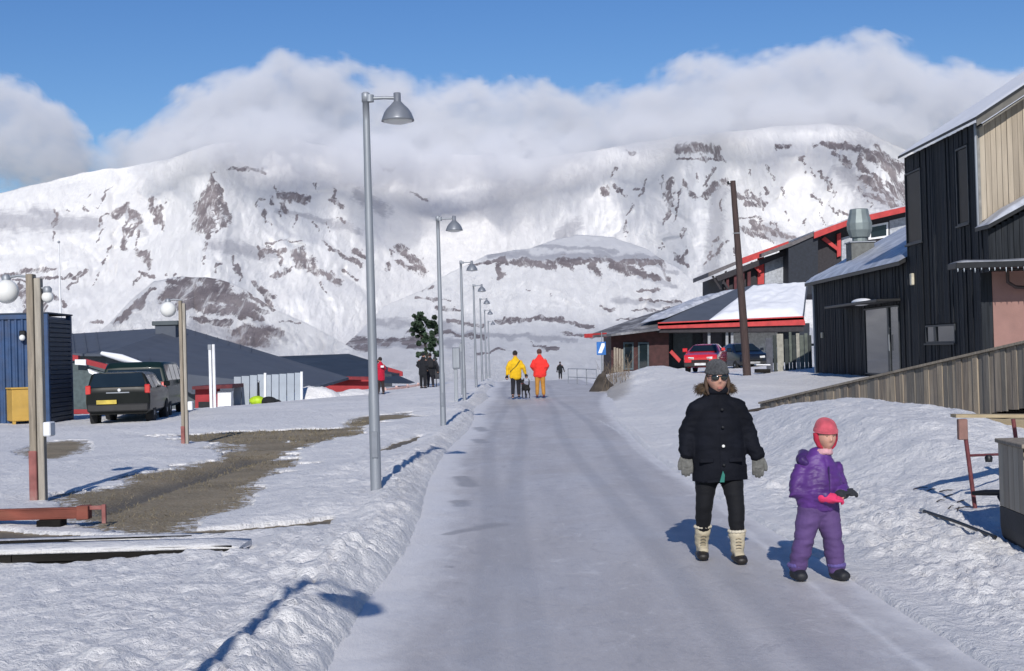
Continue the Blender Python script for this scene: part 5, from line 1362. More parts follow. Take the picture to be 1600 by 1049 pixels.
# local: x runs along the ramp towards the camera, -y... the face looks to the road
def top_z(x):
    f_ = x / Lr; Yw = fa.y + (fb.y - fa.y) * f_; Xw = fa.x + (fb.x - fa.x) * f_
    # height that follows a straight handrail line through two measured points
    za = at(1185, 632, fa.y).z; zb_ = 1.53 
    xq = 8.30
    return za + (zb_ - za) * x / xq
bm_cols = [mat('ramp_board_%d' % k, c_, 0.85, 0, .28, 3.5, .5, 40, (6, 6, .5), dirt=d_, dirt_amt=.6) for k, (c_, d_) in enumerate([((0.265, 0.222, 0.175), (0.13, 0.115, 0.10)), ((0.215, 0.18, 0.145), (0.11, 0.10, 0.09)), ((0.32, 0.265, 0.20), (0.17, 0.15, 0.12)), ((0.17, 0.155, 0.135), (0.09, 0.085, 0.08))])]
x = 0; rnd = random.Random(21)
side = -1
hb = .90
while x < Lr:
    w_ = rnd.choice((.115, .13, .145, .145)); tz = top_z(x + w_ / 2)
    m = MB(); d_ = rnd.choice((0, .010, .02))
    m.prism([(x + .005, side * (-.0) - d_, tz - hb + rnd.uniform(-.008, .008)), (x + w_ - .005, -d_, tz - hb + rnd.uniform(-.008, .008)), (x + w_ - .005, -d_, tz + .004), (x + .005, -d_, tz - .004)], (0, .022 + d_, 0))
    m.build('board', rnd.choice(bm_cols), t); x += w_
def runner(name, y0, y1, zo0, zo1, m_, x0=0, x1=None):
    x1 = x1 or Lr
    mb = MB(); mb.prism([(x0, y0, top_z(x0) + zo0), (x1, y0, top_z(x1) + zo0), (x1, y0, top_z(x1) + zo1), (x0, y0, top_z(x0) + zo1)], (0, y1 - y0, 0)); return mb.build(name, m_, t)
runner('cap_rail', -.05, .11, .008, .045, oldwood)
runner('rail', .026, .07, -.22, -.12, oldwood); runner('rail', .026, .07, -.84, -.74, oldwood)
runner('deck', .075, 1.4, -.86, -.80, darkwood)
tan = mat('fresh_pine_timber', (0.40, 0.32, 0.20), 0.75, 0, .15, 3, .4, 30, (.5, 5, 5), dirt=(0.28, 0.22, 0.14), dirt_amt=.4)
runner('support_beam', -.10, -.02, -1.14, -1.02, tan, 4.2)
runner('support_beam', .10, .9, -1.0, -.92, darkwood, 3.5)
for xx in np.arange(.4, Lr, 1.5):
    m = MB(); z_ = top_z(xx); m.box(xx - .05, xx + .05, .075, .17, -1.2, z_ - .02, .006); m.build('post', darkwood, t)
m = MB(); m.prism([(4.5, .35, -1.0), (Lr, .35, -1.0), (Lr, .35, top_z(Lr) - .95), (4.5, .35, top_z(4.5) - .95)], (0, .05, 0)); m.build('shade_sheet', core, t)  # black sheet put in for the shade in the gap below the boards

# low timber retaining deck below the ramp, nearest right edge
o_ = Vector((5.2, 14.2, 0))
t = thing('timber_platform', (6.0, 16.6, 0), R(-62), 'low platform edged with pale timber beneath the ramp at the far right', 'platform')
m = MB(); m.box(-.6, 4.0, -.06, .02, .52, .70, .008); m.build('edge_beam', tan, t)
m = MB(); m.box(-.4, 4.0, -.04, .0, .30, .50, .006); m.build('edge_beam', oldwood, t)
m = MB(); m.box(-.5, 4.0, .025, 1.6, .60, .66, .004); m.build('deck', darkwood, t)
m = MB(); m.box(-.4, 4.0, .10, .14, -.6, .6); m.build('shade_sheet', core, t)  # black sheet added as the shade beneath the platform

# ------------------------------------------------------------------ red steel frame, crate cart, loose pipe
redst = mat('worn_dark_red_steel', (0.16, 0.045, 0.05), 0.6, .2, .3, 6, .3, dirt=(0.07, 0.05, 0.05), dirt_amt=.5)
g0 = at(1526, 812, 12.3); zz = ground_z(g0.x, 12.3)
t = thing('steel_frame', (g0.x, 12.3, zz), 0, 'worn dark red steel trestle frame with a pine board on top', 'frame')
top = at(1505, 655, 12.3) - Vector((g0.x, 12.3, zz)); m = MB()
m.tube([(0, 0, -.1), top], .019, 10); m.build('leg', redst, t)
m = MB(); m.box(top.x - .05, top.x + .03, -.03, .03, top.z - .18, top.z, .006); m.build('bracket', mat('reddish_bracket', (0.22, 0.12, 0.10), 0.7, 0, .3, 5, .2), t)
far_t = at(1583, 655, 12.9) - Vector((g0.x, 12.3, zz)); far_b = at(1604, 800, 12.9) - Vector((g0.x, 12.3, zz)); far_b.z = -.15
m = MB(); m.tube([far_b, far_t], .019, 10); m.build('leg', redst, t)
for ya, yb_, y0_, y1_ in ((712, 709, 0, .6),):
    a = at(1517, ya, 12.3) - Vector((g0.x, 12.3, zz)); b = at(1592, yb_, 12.9) - Vector((g0.x, 12.3, zz)); m = MB(); m.tube([a, b], .012, 8); m.build('cross_bar', redst, t)
a = at(1494, 653, 12.25) - Vector((g0.x, 12.3, zz)); b = at(1660, 653, 12.6) - Vector((g0.x, 12.3, zz))
m = MB(); m.prism([a, b, b + Vector((0, 0, .028)), a + Vector((0, 0, .028))], (0, .16, 0)); m.build('top_board', tan, t)
def pt(px, py, Y): return at(px, py, Y) - Vector((g0.x, 12.3, zz))
m = MB(); m.tube([pt(1520, 771, 12.2), pt(1540, 770, 12.1), pt(1570, 770, 11.9)], [.018, .026, .026], 8); m.build('dark_arm', rail_black, t)
m = MB(); m.tube([pt(1521, 798, 12.25), pt(1535, 806, 12.1), pt(1570, 815, 11.8)], [.012, .02, .022], 8); m.build('dark_arm', rail_black, t)
m = MB(); m.tube([pt(1560, 776, 11.9), pt(1568, 790, 11.8), pt(1571, 815, 11.8)], .014, 8); m.build('dark_arm', rail_black, t)
m = MB(); m.lathe([(.03, 0), (.035, .04), (.02, .06)], 12, pt(1545, 722, 12.3)); m.build('knob', rail_black, t)

cr0 = at(1569, 886, 10.2); zz = ground_z(cr0.x, 10.2)
t = thing('wheeled_crate', (cr0.x + .19, 10.25, zz), R(-4), 'pine board crate on a rounded black base cut off by the right edge', 'crate')
for k in range(7):
    m = MB(); m.box(.006 + k * .135, .006 + k * .135 + .128, -.0, .022, .315, .80, .004); m.build('board', pale[k % 3], t)
for k in range(5):
    m = MB(); m.box(0, .02, .03 + k * .135, .03 + k * .135 + .128, .315, .80, .004); m.build('board', pale[(k + 1) % 3], t)
m = MB(); m.box(-.02, 1.0, -.02, .72, .803, .835, .006); m.build('lid', oldwood, t)
m = MB(); m.box(-.008, .97, -.012, -.002, .74, .775, .003); m.build('trim', tan, t)
m = MB(); m.box(-.008, .97, -.006, .0, .776, .80, .002); m.build('shade_strip', darkwood, t)  # dark strip added as the shade line under the lid
rings = []
m = MB(); rings = []
for z_, o2 in ((.0, .10), (.03, .045), (.08, .012), (.16, .0), (.312, .0)):
    rings.append([Vector((o2, o2 * .6, z_)), Vector((.97, o2 * .6, z_)), Vector((.97, .70, z_)), Vector((o2, .70, z_))])
m.loft(rings, True, False); m.build('base', mat('black_rubber_tub', (0.02, 0.022, 0.028), 0.7, 0, .3, 5, .3), t)
ga = at(1441, 810, 11.9); gb = at(1560, 858, 10.9)
za = ground_z(ga.x, ga.y) + .03
t = thing('loose_pipe', (ga.x, ga.y, za), 0, 'dark metal pipe lying on the snow at the right, left of the crate', 'pipe')
gp = on_ground(1441, 810, 0.05); 
a = on_ground(1440, 808, .10); b = on_ground(1556, 852, .08)
a.z = ground_z(a.x, a.y) + .035; b.z = ground_z(b.x, b.y) + .03
t.location = a
m = MB(); m.tube([(0, 0, 0), (b - a) * .5 + Vector((0, 0, .01)), b - a], .014, 10); m.build('tube', rail_black, t)
m = MB(); m.tube([(0, 0, 0), (b - a) * .04], .02, 10); m.build('end_fitting', galv, t)
tw = mat('dark_twig', (0.04, 0.032, 0.028), 0.9)
m = MB(); rnd = random.Random(2)
for k in range(9):
    q_ = on_ground(rnd.uniform(1425, 1500), rnd.uniform(785, 820), .1); z_ = ground_z(q_.x, q_.y) + .012; d_ = Vector((rnd.uniform(.05, .22), rnd.gauss(0, .08), rnd.uniform(-.0, .02)))
    m.tube([(q_.x, q_.y, z_), Vector((q_.x, q_.y, z_ + .01)) + d_ * .5, Vector((q_.x, q_.y, z_)) + d_], [.006, .005, .003], 5)
o = m.build('dry_twigs', tw); o['kind'] = 'stuff'; o['label'] = 'few dark dry twigs scattered on the snow beside the loose pipe'
p = on_ground(1188, 666, .15); z_ = ground_z(p.x, p.y)
m = MB(); m.tube([(-.22, 0, .03), (0, -.02, .05), (.2, 0, .04)], [.02, .035, .02], 8); o = m.build('branch', tw); o.location = (p.x, p.y, z_); tag(o, 'short dark branch poking out of the snow behind the woman in black', 'branch')

# ------------------------------------------------------------------ people
def blend(name, mb, voxel, m_, parent=None, smooth=4, fn=None, factor=0.5):
    """weld overlapping forms into one continuous skin"""
    me = bpy.data.meshes.new('tmp'); me.from_pydata([tuple(v) for v in mb.v], [], mb.f)
    bm = bmesh.new(); bm.from_mesh(me); bmesh.ops.recalc_face_normals(bm, faces=bm.faces); bm.to_mesh(me); bm.free()
    tmp = bpy.data.objects.new('tmp', me); COL.objects.link(tmp)
    r = tmp.modifiers.new('r', 'REMESH'); r.mode = 'VOXEL'; r.voxel_size = voxel; r.use_smooth_shade = True
    s = tmp.modifiers.new('s', 'SMOOTH'); s.iterations = smooth; s.factor = factor
    dg = bpy.context.evaluated_depsgraph_get(); dg.update()
    out = bpy.data.meshes.new_from_object(tmp.evaluated_get(dg))
    bpy.data.objects.remove(tmp); out.name = name; out.materials.clear()
    if m_: out.materials.append(m_)
    if fn is not None:
        n = len(out.vertices); co = np.empty(n * 3, np.float32); no = np.empty(n * 3, np.float32)
        out.vertices.foreach_get('co', co); out.vertex_normals.foreach_get('vector', no)
        co = fn(co.reshape(-1, 3).astype(float), no.reshape(-1, 3).astype(float))
        out.vertices.foreach_set('co', co.astype(np.float32).ravel()); out.update()
    out.polygons.foreach_set('use_smooth', [True] * len(out.polygons))
    return link(bpy.data.objects.new(name, out), parent)
def limb(mb, pts, n=14):
    """pts: (x, y, z, rx, ry) elliptical sections; capped with domes"""
    P = [Vector(p[:3]) for p in pts]; rings = []; u0 = None
    for i, p in enumerate(P):
        d = (P[min(i + 1, len(P) - 1)] - P[max(i - 1, 0)]).normalized()
        u = Vector((1, 0, 0)); u = (u - d * u.dot(d))
        if u.length < .3: u = Vector((0, 1, 0)); u = u - d * u.dot(d)
        u.normalize(); w = d.cross(u).normalized()
        rx, ry = pts[i][3], pts[i][4]
        if i == 0:
            for k in (0.25, .6, .86): rings.append(mb.ring(p - d * min(rx, ry) * .8 * math.cos(math.asin(k)), u, w, rx * k, ry * k, n))
        rings.append(mb.ring(p, u, w, rx, ry, n))
        if i == len(P) - 1:
            for k in (.86, .6, .25): rings.append(mb.ring(p + d * min(rx, ry) * .8 * math.cos(math.asin(k)), u, w, rx * k, ry * k, n))
    mb.loft(rings, True, True)
def head_form(mb, c, s, turn=0, tilt=0):
    """a head of height ~.23*s with face towards -y"""
    M = Matrix.Translation(c) @ Euler((tilt, 0, turn)).to_matrix().to_4x4()
    n, k = 56, 44; rings = []
    for i in range(k + 1):
        t = math.pi * (0.01 + .98 * i / k); zz = -math.cos(t); rr = math.sin(t); ring = []
        for j in range(n):
            a = 2 * math.pi * j / n; x, y = math.cos(a) * rr, math.sin(a) * rr
            X, Y, Z = x * .076, y * .096, zz * .118
            if Z < 0:
                f_ = 1 - .30 * (-Z / .118) ** 1.6; X *= f_
                if Y > 0: Y *= 1 - .35 * (-Z / .118)
            fr = max(0, -y / max(rr, .01)) * min(1, rr * 2)
            g = lambda x0, z0, sx, sz: math.exp(-((X - x0) / sx) ** 2 - ((Z - z0) / sz) ** 2)
            d = 0
            d += .022 * g(0, -.022, .011, .013) + .012 * g(0, -.002, .008, .02)          # nose
            d -= .008 * (g(-.030, .010, .016, .011) + g(.030, .010, .016, .011))         # eye sockets
            d += .006 * g(0, .030, .045, .010)                                            # brow
            d += .006 * g(0, -.060, .022, .006) - .004 * g(0, -.066, .02, .003) + .006 * g(0, -.073, .018, .006)  # lips
            d += .007 * g(0, -.100, .020, .014)                                           # chin
            d += .005 * (g(-.042, -.030, .018, .02) + g(.042, -.030, .018, .02))          # cheeks
            Y -= d * fr
            ring.append(Vector((X, Y, Z)) * s)
        rings.append(ring)
    mb.loft(rings, True, True, M=M)
    M = M @ Matrix.Scale(s, 4)
    for sx in (-1, 1):
        mb.ball((0, 0, 0), (.010, .020, .030), 10, 8, M=M @ Matrix.Translation((sx * .077, .008, -.006)))
    return M
def hand(mb, w, d, side, s, curl=.5, spread=.10, up=None, thumb=1):
    """palm at w pointing along d; fingers unequal, bent; thumb leaves the side"""
    d = Vector(d).normalized(); up = Vector(up or (0, -1, 0)); up = (up - d * up.dot(d)).normalized(); lat = d.cross(up) * side
    w = Vector(w)
    # palm
    limb(mb, [(*(w), .026 * s, .020 * s), (*(w + d * .035 * s), .040 * s, .020 * s), (*(w + d * .085 * s), .042 * s, .018 * s)], 12)
    for k, (off, ln) in enumerate(((-.030, .062), (-.010, .074), (.011, .070), (.031, .054))):
        b = w + d * .085 * s + lat * off * s
        c_ = -up
        dir1 = (d + lat * off * 6 * spread).normalized()
        p1 = b + dir1 * ln * .42 * s
        d2 = (dir1 * math.cos(curl) + c_ * math.sin(curl)).normalized(); p2 = p1 + d2 * ln * .34 * s
        d3 = (dir1 * math.cos(curl * 1.9) + c_ * math.sin(curl * 1.9)).normalized(); p3 = p2 + d3 * ln * .28 * s
        mb.tube([b - d * .02 * s, p1, p2, p3], [.0105 * s, .0105 * s, .0098 * s, .0075 * s], 8)
    b = w + d * .025 * s - lat * .030 * s * thumb
    e = (d * .9 - lat * .48 * thumb + up * .15).normalized()
    mb.tube([b, b + e * .035 * s, b + (e * .5 + d * .5).normalized() * .03 * s + e * .035 * s, b + e * .035 * s + (e * .3 + d * .8).normalized() * .055 * s], [.015 * s, .0135 * s, .012 * s, .009 * s], 8)

skin = mat('skin', (0.50, 0.27, 0.20), 0.5, 0, .10, 12, .05, 200); skin.node_tree.nodes['Principled BSDF'].inputs['Subsurface Weight'].default_value = .1
skin.node_tree.nodes['Principled BSDF'].inputs['Subsurface Radius'].default_value = (.01, .004, .002)
def cloth(name, c, rough=.85, var=.18, sc=9, bump=.35, bs=160, sheen=.2, spec=.25):
    m_ = mat(name, c, rough, 0, var, sc, bump, bs, spec=spec); m_.node_tree.nodes['Principled BSDF'].inputs['Sheen Weight'].default_value = sheen * .35; return m_
lips = mat('lips', (0.46, 0.17, 0.14), 0.45); hairm = mat('brown_hair', (0.06, 0.035, 0.022), 0.6, 0, .4, 14, .6, 60, (4, 4, 1))
def fur_strands(name, centres, n, ln, m_, parent, seed, out=(0, 0, 0)):
    rnd = random.Random(seed); v = []; f = []
    o_ = Vector(out)
    for _ in range(n):
        i = rnd.randrange(len(centres)); c_, r_ = centres[i]
        d = Vector((rnd.gauss(0, 1), rnd.gauss(0, 1), rnd.gauss(0, 1))).normalized()
        b = Vector(c_) + d * r_; e = (d + Vector((rnd.gauss(0, .5), rnd.gauss(0, .5), rnd.gauss(0, .5) - .25)) + o_).normalized(); l = ln * rnd.uniform(.5, 1.2)
        s_ = e.orthogonal().normalized() * .0016; k = len(v)
        v += [b - s_, b + s_, b + e * l * .6 + Vector((0, 0, -l * .05)), b + e * l + Vector((0, 0, -l * .2))]; f += [(k, k + 1, k + 2), (k, k + 2, k + 3)]
    return mesh_obj(name, v, f, m_, parent, smooth=False)

# ---- woman in the black jacket ------------------------------------------------
zf = 0.0
W0 = on_ground(1128, 876, 0.0)
t = thing('person', (W0.x, W0.y, float(road_h(np.array([W0.x]), np.array([W0.y]))[0])), 0, 'woman walking towards the camera in a long black jacket, grey beanie, sunglasses and cream boots', 'person')
t.scale = (.97, .97, .965)
# joints in local metres; x right in the picture, -y towards the camera
Lf, Rf = (-.125, .16), (.115, -.10)      # foot places (left and right in the picture)
body = MB()
hc = Vector((.0, -.035, 1.47))
hM = head_form(body, hc, 1.07, 0.06, .04)
limb(body, [(0, .0, 1.28, .055, .055), (0, -.01, 1.36, .052, .055), (0, -.012, 1.42, .052, .058)])
limb(body, [(0, .03, .84, .13, .09), (0, .03, .92, .145, .10), (0, .025, 1.1, .15, .10), (0, .02, 1.24, .16, .09), (0, .01, 1.31, .09, .06)], 18)
arms = {-1: [(-.150, .01, 1.255), (-.232, .04, 1.02), (-.262, -.02, .855)], 1: [(.150, .01, 1.255), (.240, .03, 1.01), (.305, -.04, .83)]}
for sx, (sh, el, wr) in arms.items():
    limb(body, [(*sh, .05, .05), (*Vector(sh).lerp(Vector(el), .5), .045, .045), (*el, .038, .038), (*Vector(el).lerp(Vector(wr), .5), .034, .034), (*wr, .024, .022)])
    hand(body, Vector(wr), Vector((-.02 * sx if sx < 0 else .02, -.05, -1)), sx, .92, .35, .1, (0, -1, 0) if sx < 0 else (0, -1, 0))
legs = {-1: [(-.085, .03, .80), (-.125, .02, .46), (-.135, .17, .10)], 1: [(.085, .02, .80), (.115, -.07, .45), (.112, -.10, .09)]}
for sx, (h_, k_, a_) in legs.items():
    limb(body, [(*h_, .072, .08), (*Vector(h_).lerp(Vector(k_), .5), .066, .07), (*k_, .050, .055), (*Vector(k_).lerp(Vector(a_), .4), .05, .055), (*a_, .035, .04)])
    limb(body, [(a_[0], a_[1] + .03, .05, .035, .035), (a_[0], a_[1] - .12, .04, .035, .025)])
bd = blend('body', body, .0075, skin, t, 2, factor=.4)
# jacket
jk = MB()
limb(jk, [(0, .02, .645, .222, .155), (0, .02, .70, .225, .158), (0, .02, .80, .222, .156), (0, .02, .92, .212, .150), (0, .02, 1.05, .214, .148), (0, .02, 1.17, .214, .140), (0, .02, 1.24, .180, .120), (0, .02, 1.29, .135, .10), (0, .01, 1.345, .10, .09), (0, .0, 1.375, .085, .085)], 28)
for sx, (sh, el, wr) in arms.items():
    v1 = Vector(sh); v2 = Vector(el); v3 = Vector(wr)
    limb(jk, [(sh[0] * .70, sh[1], sh[2] - .005, .072, .080), (*(v1 + Vector((sx * .010, 0, -.035))), .084, .088), (*v1.lerp(v2, .5), .083, .085), (*v2, .076, .078), (*v2.lerp(v3, .5), .070, .072), (*v3.lerp(v2, .08), .062, .062)], 18)
def jf(co, no):
    x, y, z = co.T
    q = np.zeros(len(co))
    tor = np.exp(-(np.maximum(np.abs(x) - .20, 0) / .02) ** 2)
    q -= .0025 * tor * np.abs(np.cos(np.pi * (z - .66) / .118)) ** 14
    q -= .009 * np.exp(-(x / .008) ** 2) * (y < 0) * (z < 1.33)
    q += .004 * np.exp(-((x + .012) / .02) ** 2) * (y < 0) * (z < 1.33)
    wr_ = fbm(x * 9 + 3, z * 16 + y * 7, 5, 4) - .5
    arm = 1 - tor
    q += wr_ * (.022 + .020 * arm) - arm * .003 * np.abs(np.cos(np.pi * (z + x * .3) / .085)) ** 8
    # flat hem
    co = co + no * q[:, None]
    lo = co[:, 2] < .652
    co[lo & (np.abs(co[:, 0]) < .24), 2] = .648 + .008 * np.sin(x[lo & (np.abs(co[:, 0]) < .24)] * 14)
    return co
blackcloth = cloth('black_jacket_cloth', (0.0065, 0.0075, 0.012), .8, .3, 6, .3, 120, 0, .12)
jo = blend('jacket', jk, .0095, blackcloth, t, 5, jf)
for zb in (.78, .93, 1.08, 1.22):
    m = MB(); m.lathe([(.012, -.004), (.012, .002), (.006, .004)], 14, M=T(.018, -.147 + (.012 if zb > 1.15 else 0), zb, 0, R(90)))
    m.build('button', opal if zb == .93 else rail_black, jo)
for sx in (-1, 1):
    m = MB(); m.box(sx * .115 - .055, sx * .115 + .055, -.138, -.126, .80, .835, .005); m.build('pocket_flap', blackcloth, jo)
# collar and fur-edged hood lying on the shoulders
m = MB(); 
for a in np.linspace(-2.9, 2.9, 26): m.ball((.088 * math.sin(a), -.01 - .088 * math.cos(a) * .95 + .02, 1.365 + .018 * (1 - math.cos(a)) * .5), (.022, .022, .030), 10, 6)
blend('collar', m, .008, blackcloth, t, 4)
furm = cloth('brown_fur', (0.070, 0.045, 0.026), .9, .5, 40, .6, 200, .3)
cs = []
for a in np.linspace(-2.35, 2.35, 20):
    cx_ = .112 * math.sin(a); cy_ = .055 - .125 * math.cos(a) * .55 + .02; cz_ = 1.385 + .025 * math.cos(a * .9) - .02 * (abs(a) < .7)
    if abs(a) > .55: cs.append(((cx_, cy_, cz_), .023))
cs += [((-.135, .02, 1.385), .036), ((-.12, -.03, 1.375), .03), ((.125, .03, 1.37), .03)]
m = MB()
for c_, r_ in cs: m.ball(c_, r_, 10, 8)
fo = blend('fur_trim', m, .009, furm, t, 3)
fur_strands('fur_strands', cs, 5200, .030, furm, fo, 3)
# green lining glimpse at the open hem
m = MB(); m.prism([(-.02, -.139, .645), (.016, -.139, .645), (.022, -.139, .70), (.008, -.139, .735), (-.004, -.139, .70)], (0, -.012, 0)); m.build('lining', mat('green_lining', (0.02, 0.16, 0.13), .7), t)
# leggings
lg = MB()
for sx, (h_, k_, a_) in legs.items():
    limb(lg, [(h_[0], h_[1], .80, .104, .112), (h_[0] * 1.08, h_[1], .66, .098, .106), (*Vector(h_).lerp(Vector(k_), .6), .084, .09), (*k_, .068, .072), (*Vector(k_).lerp(Vector(a_), .35), .064, .072), (*Vector(k_).lerp(Vector(a_), .68), .052, .056)], 18)
limb(lg, [(0, .03, .74, .15, .11), (0, .03, .85, .16, .115)], 18)
def lf(co, no):
    x, y, z = co.T
    return co + no * ((fbm(x * 6, z * 26, 8, 3) - .5) * .010)[:, None]
leg_o = blend('leggings', lg, .010, cloth('black_leggings', (0.006, 0.0065, 0.009), .8, .2, 6, .2, 200, .05), t, 3, lf)
# boots
creamb = mat('cream_boot_leather', (0.46, 0.405, 0.295), .7, 0, .14, 10, .3, 60, dirt=(0.30, 0.25, 0.17), dirt_amt=.4); shoe = mat('dark_boot_rubber', (0.018, 0.015, 0.014), .5)
for sx, (h_, k_, a_) in legs.items():
    ax, ay = a_[0], a_[1]; lift = .0
    bt = MB(); top = Vector(k_).lerp(Vector(a_), .60 if sx < 0 else .62)
    limb(bt, [(ax, ay + .01, .085, .052, .062), (ax, ay, .13, .056, .062), ((ax + top.x) / 2, (ay + top.y) / 2, (.1 + top.z) / 2 + .02, .060, .064), (top.x, top.y, top.z, .066, .070)], 18)
    limb(bt, [(ax, ay - .04, .085, .046, .036), (ax, ay - .10, .07, .042, .03)], 14)
    def bf(co, no):
        x, y, z = co.T
        return co + no * ((fbm(x * 16, z * 22, 2, 4) - .5) * .018)[:, None]
    bo = blend('boot', bt, .0075, creamb, t, 3, bf)
    m = MB(); 
    for k in range(14):
        a = 2 * math.pi * k / 14; m.ball((top.x + .062 * math.cos(a), top.y + .066 * math.sin(a), top.z + .022), .016, 8, 6)
    blend('boot_cuff', m, .008, cloth('boot_cuff_wool', (0.55, 0.50, 0.40), .95), bo, 2)
    sm2 = MB(); limb(sm2, [(ax, ay + .055, .035, .050, .034), (ax, ay - .03, .042, .050, .040), (ax + .008 * sx, ay - .10, .042, .053, .040), (ax + .01 * sx, ay - .155, .034, .046, .030)], 16)
    def sf(co, no):
        co = co.copy(); co[:, 2] = np.maximum(co[:, 2], .002); return co
    blend('boot_foot', sm2, .0075, shoe, bo, 3, sf)
    for k in range(5):
        zz = .10 + k * .024; m = MB(); q_ = Vector((ax, ay, .1)).lerp(top, (zz - .1) / max(top.z - .1, .05)); m.tube([(q_.x - .022, q_.y - .070 - .004, zz), (q_.x, q_.y - .077, zz + .006), (q_.x + .022, q_.y - .070 - .004, zz)], .004, 6); m.build('lace', mat('boot_lace', (0.34, 0.28, 0.19), .9), bo)
# gloves
for sx, (sh, el, wr) in arms.items():
    gl = MB(); hand(gl, Vector(wr) + Vector((0, 0, .012)), Vector((-.02 * sx, -.05, -1)), sx, 1.12, .28, .012, (0, -1, 0))
    limb(gl, [(*(Vector(wr) + Vector((0, 0, .045))), .036, .034), (*(Vector(wr) + Vector((0, 0, -.02))), .036, .030)], 12)
    g2 = blend('glove', gl, .0042, cloth('grey_wool_glove', (0.155, 0.155, 0.145), .95, .3, 30, .8, 260, .3), t, 2, lambda co, no: co + no * .0035)
# beanie, hair, sunglasses, lips
def shell(c, s, M, zcut, infl, m_, name, parent, knit=0, brim=True):
    mb = MB(); n, k = 40, 22; rings = []
    for i in range(k + 1):
        f_ = i / k; zz = zcut + (0.128 + infl - zcut) * math.sin(f_ * math.pi / 2); rr = math.cos(f_ * math.pi / 2) ** .62
        e = infl * (1.35 if (brim and f_ < .16) else 1)
        rings.append([Vector(((.076 + e) * rr * math.cos(a), (.096 + e) * rr * math.sin(a) + .004, zz + .006 * math.sin(a))) for a in [2 * math.pi * j / n for j in range(n)]])
    mb.loft(rings[:1] + rings, True, True, M=M)
    o = mb.build(name, m_, parent); return o
beanie = cloth('charcoal_knit', (0.060, 0.062, 0.068), .95, .5, 60, .9, 220, .3)
hat = shell(hc, 1.07, hM, .040, .009, beanie, 'beanie', t)
m = MB(); 
for k in range(20):
    a = 2 * math.pi * k / 20; m.ball((.078 * math.cos(a), .098 * math.sin(a) + .004, .046 + .006 * math.sin(a)), (.016, .016, .019), 8, 6, M=hM)
blend('beanie_cuff', m, .008, beanie, hat, 2)
sgm = mat('sunglass_lens', (0.01, 0.012, 0.010), .08, spec=.9)
m = MB(); m.tube([hM @ Vector((-.080, .01, .014)), hM @ Vector((-.070, -.070, .016)), hM @ Vector((-.040, -.100, .018)), hM @ Vector((0, -.108, .018)), hM @ Vector((.040, -.100, .018)), hM @ Vector((.070, -.070, .016)), hM @ Vector((.080, .01, .014))], .0035, 8); fr = m.build('sunglasses', rail_black, t)
for sx in (-1, 1): m = MB(); m.ball((0, 0, 0), (.031, .008, .022), 18, 10, M=hM @ T(sx * .034, -.098, .008, R(-22 * -sx))); m.build('lens', sgm, fr)
m = MB(); m.ball((0, 0, 0), (.022, .006, .0045), 14, 6, M=hM @ T(0, -.094, -.064)); m.ball((0, 0, 0), (.018, .006, .005), 14, 6, M=hM @ T(0, -.093, -.072)); m.build('lips', lips, t)
m = MB()
for sx in (-1, 1):
    m.tube([hM @ Vector((sx * .072, .0, .03)), hM @ Vector((sx * .086, .0, -.03)), hM @ Vector((sx * .080, -.01, -.085)), hM @ Vector((sx * .070, -.03, -.125))], [.014, .018, .016, .008], 10)
m.tube([hM @ Vector((-.075, .02, -.02)), hM @ Vector((-.055, .08, -.03)), hM @ Vector((0, .105, -.03)), hM @ Vector((.055, .08, -.03)), hM @ Vector((.075, .02, -.02))], .016, 10)
blend('hair', m, .007, hairm, t, 2)

# ---- child in the purple snowsuit ---------------------------------------------
C0 = on_ground(1280, 906, 0.0)
tz = float(road_h(np.array([C0.x]), np.array([C0.y]))[0])
t = thing('person', (C0.x, C0.y, tz), R(16), 'small child in a purple snowsuit and pink hat walking beside the woman in black', 'person')
body = MB(); hc = Vector((.07, -.03, 1.005)); hM = head_form(body, hc, .88, R(-4), .08)
limb(body, [(.03, 0, .84, .045, .045), (.06, -.015, .93, .042, .045)])
limb(body, [(.0, 0, .50, .11, .085), (.01, 0, .66, .11, .085), (.02, 0, .80, .115, .08), (.03, 0, .86, .07, .05)], 16)
ch_arms = {-1: [(-.095, .01, .785), (-.165, .01, .62), (.02, -.155, .585)], 1: [(.135, .0, .775), (.195, .02, .61), (.125, -.13, .60)]}
ch_legs = {-1: [(-.055, .0, .50), (-.10, .01, .29), (-.145, .05, .07)], 1: [(.075, 0, .50), (.085, -.05, .29), (.105, -.06, .06)]}
for sx, (sh, el, wr) in ch_arms.items(): limb(body, [(*sh, .035, .035), (*el, .030, .030), (*wr, .020, .020)])
for sx, (h_, k_, a_) in ch_legs.items(): limb(body, [(*h_, .06, .06), (*k_, .045, .045), (*a_, .03, .03)])
hand(body, ch_arms[-1][2], Vector((.75, -.25, -.1)), -1, .62, .7, .1, (0, -.4, 1))
hand(body, ch_arms[1][2], Vector((-.55, -.35, -.2)), 1, .62, .7, .1, (0, -.4, 1))
blend('body', body, .0065, skin, t, 2, factor=.4)
purple = cloth('purple_snowsuit_shell', (0.080, 0.026, 0.165), .5, .4, 4, .2, 60, .1, .35); purple2 = cloth('purple_trouser_cloth', (0.088, 0.050, 0.150), .75, .2, 5, .3, 60, .1)
jk = MB()
limb(jk, [(.005, 0, .545, .160, .122), (.005, 0, .58, .170, .132), (.01, 0, .68, .166, .130), (.02, 0, .76, .158, .118), (.025, 0, .82, .125, .095), (.035, 0, .865, .085, .075)], 26)
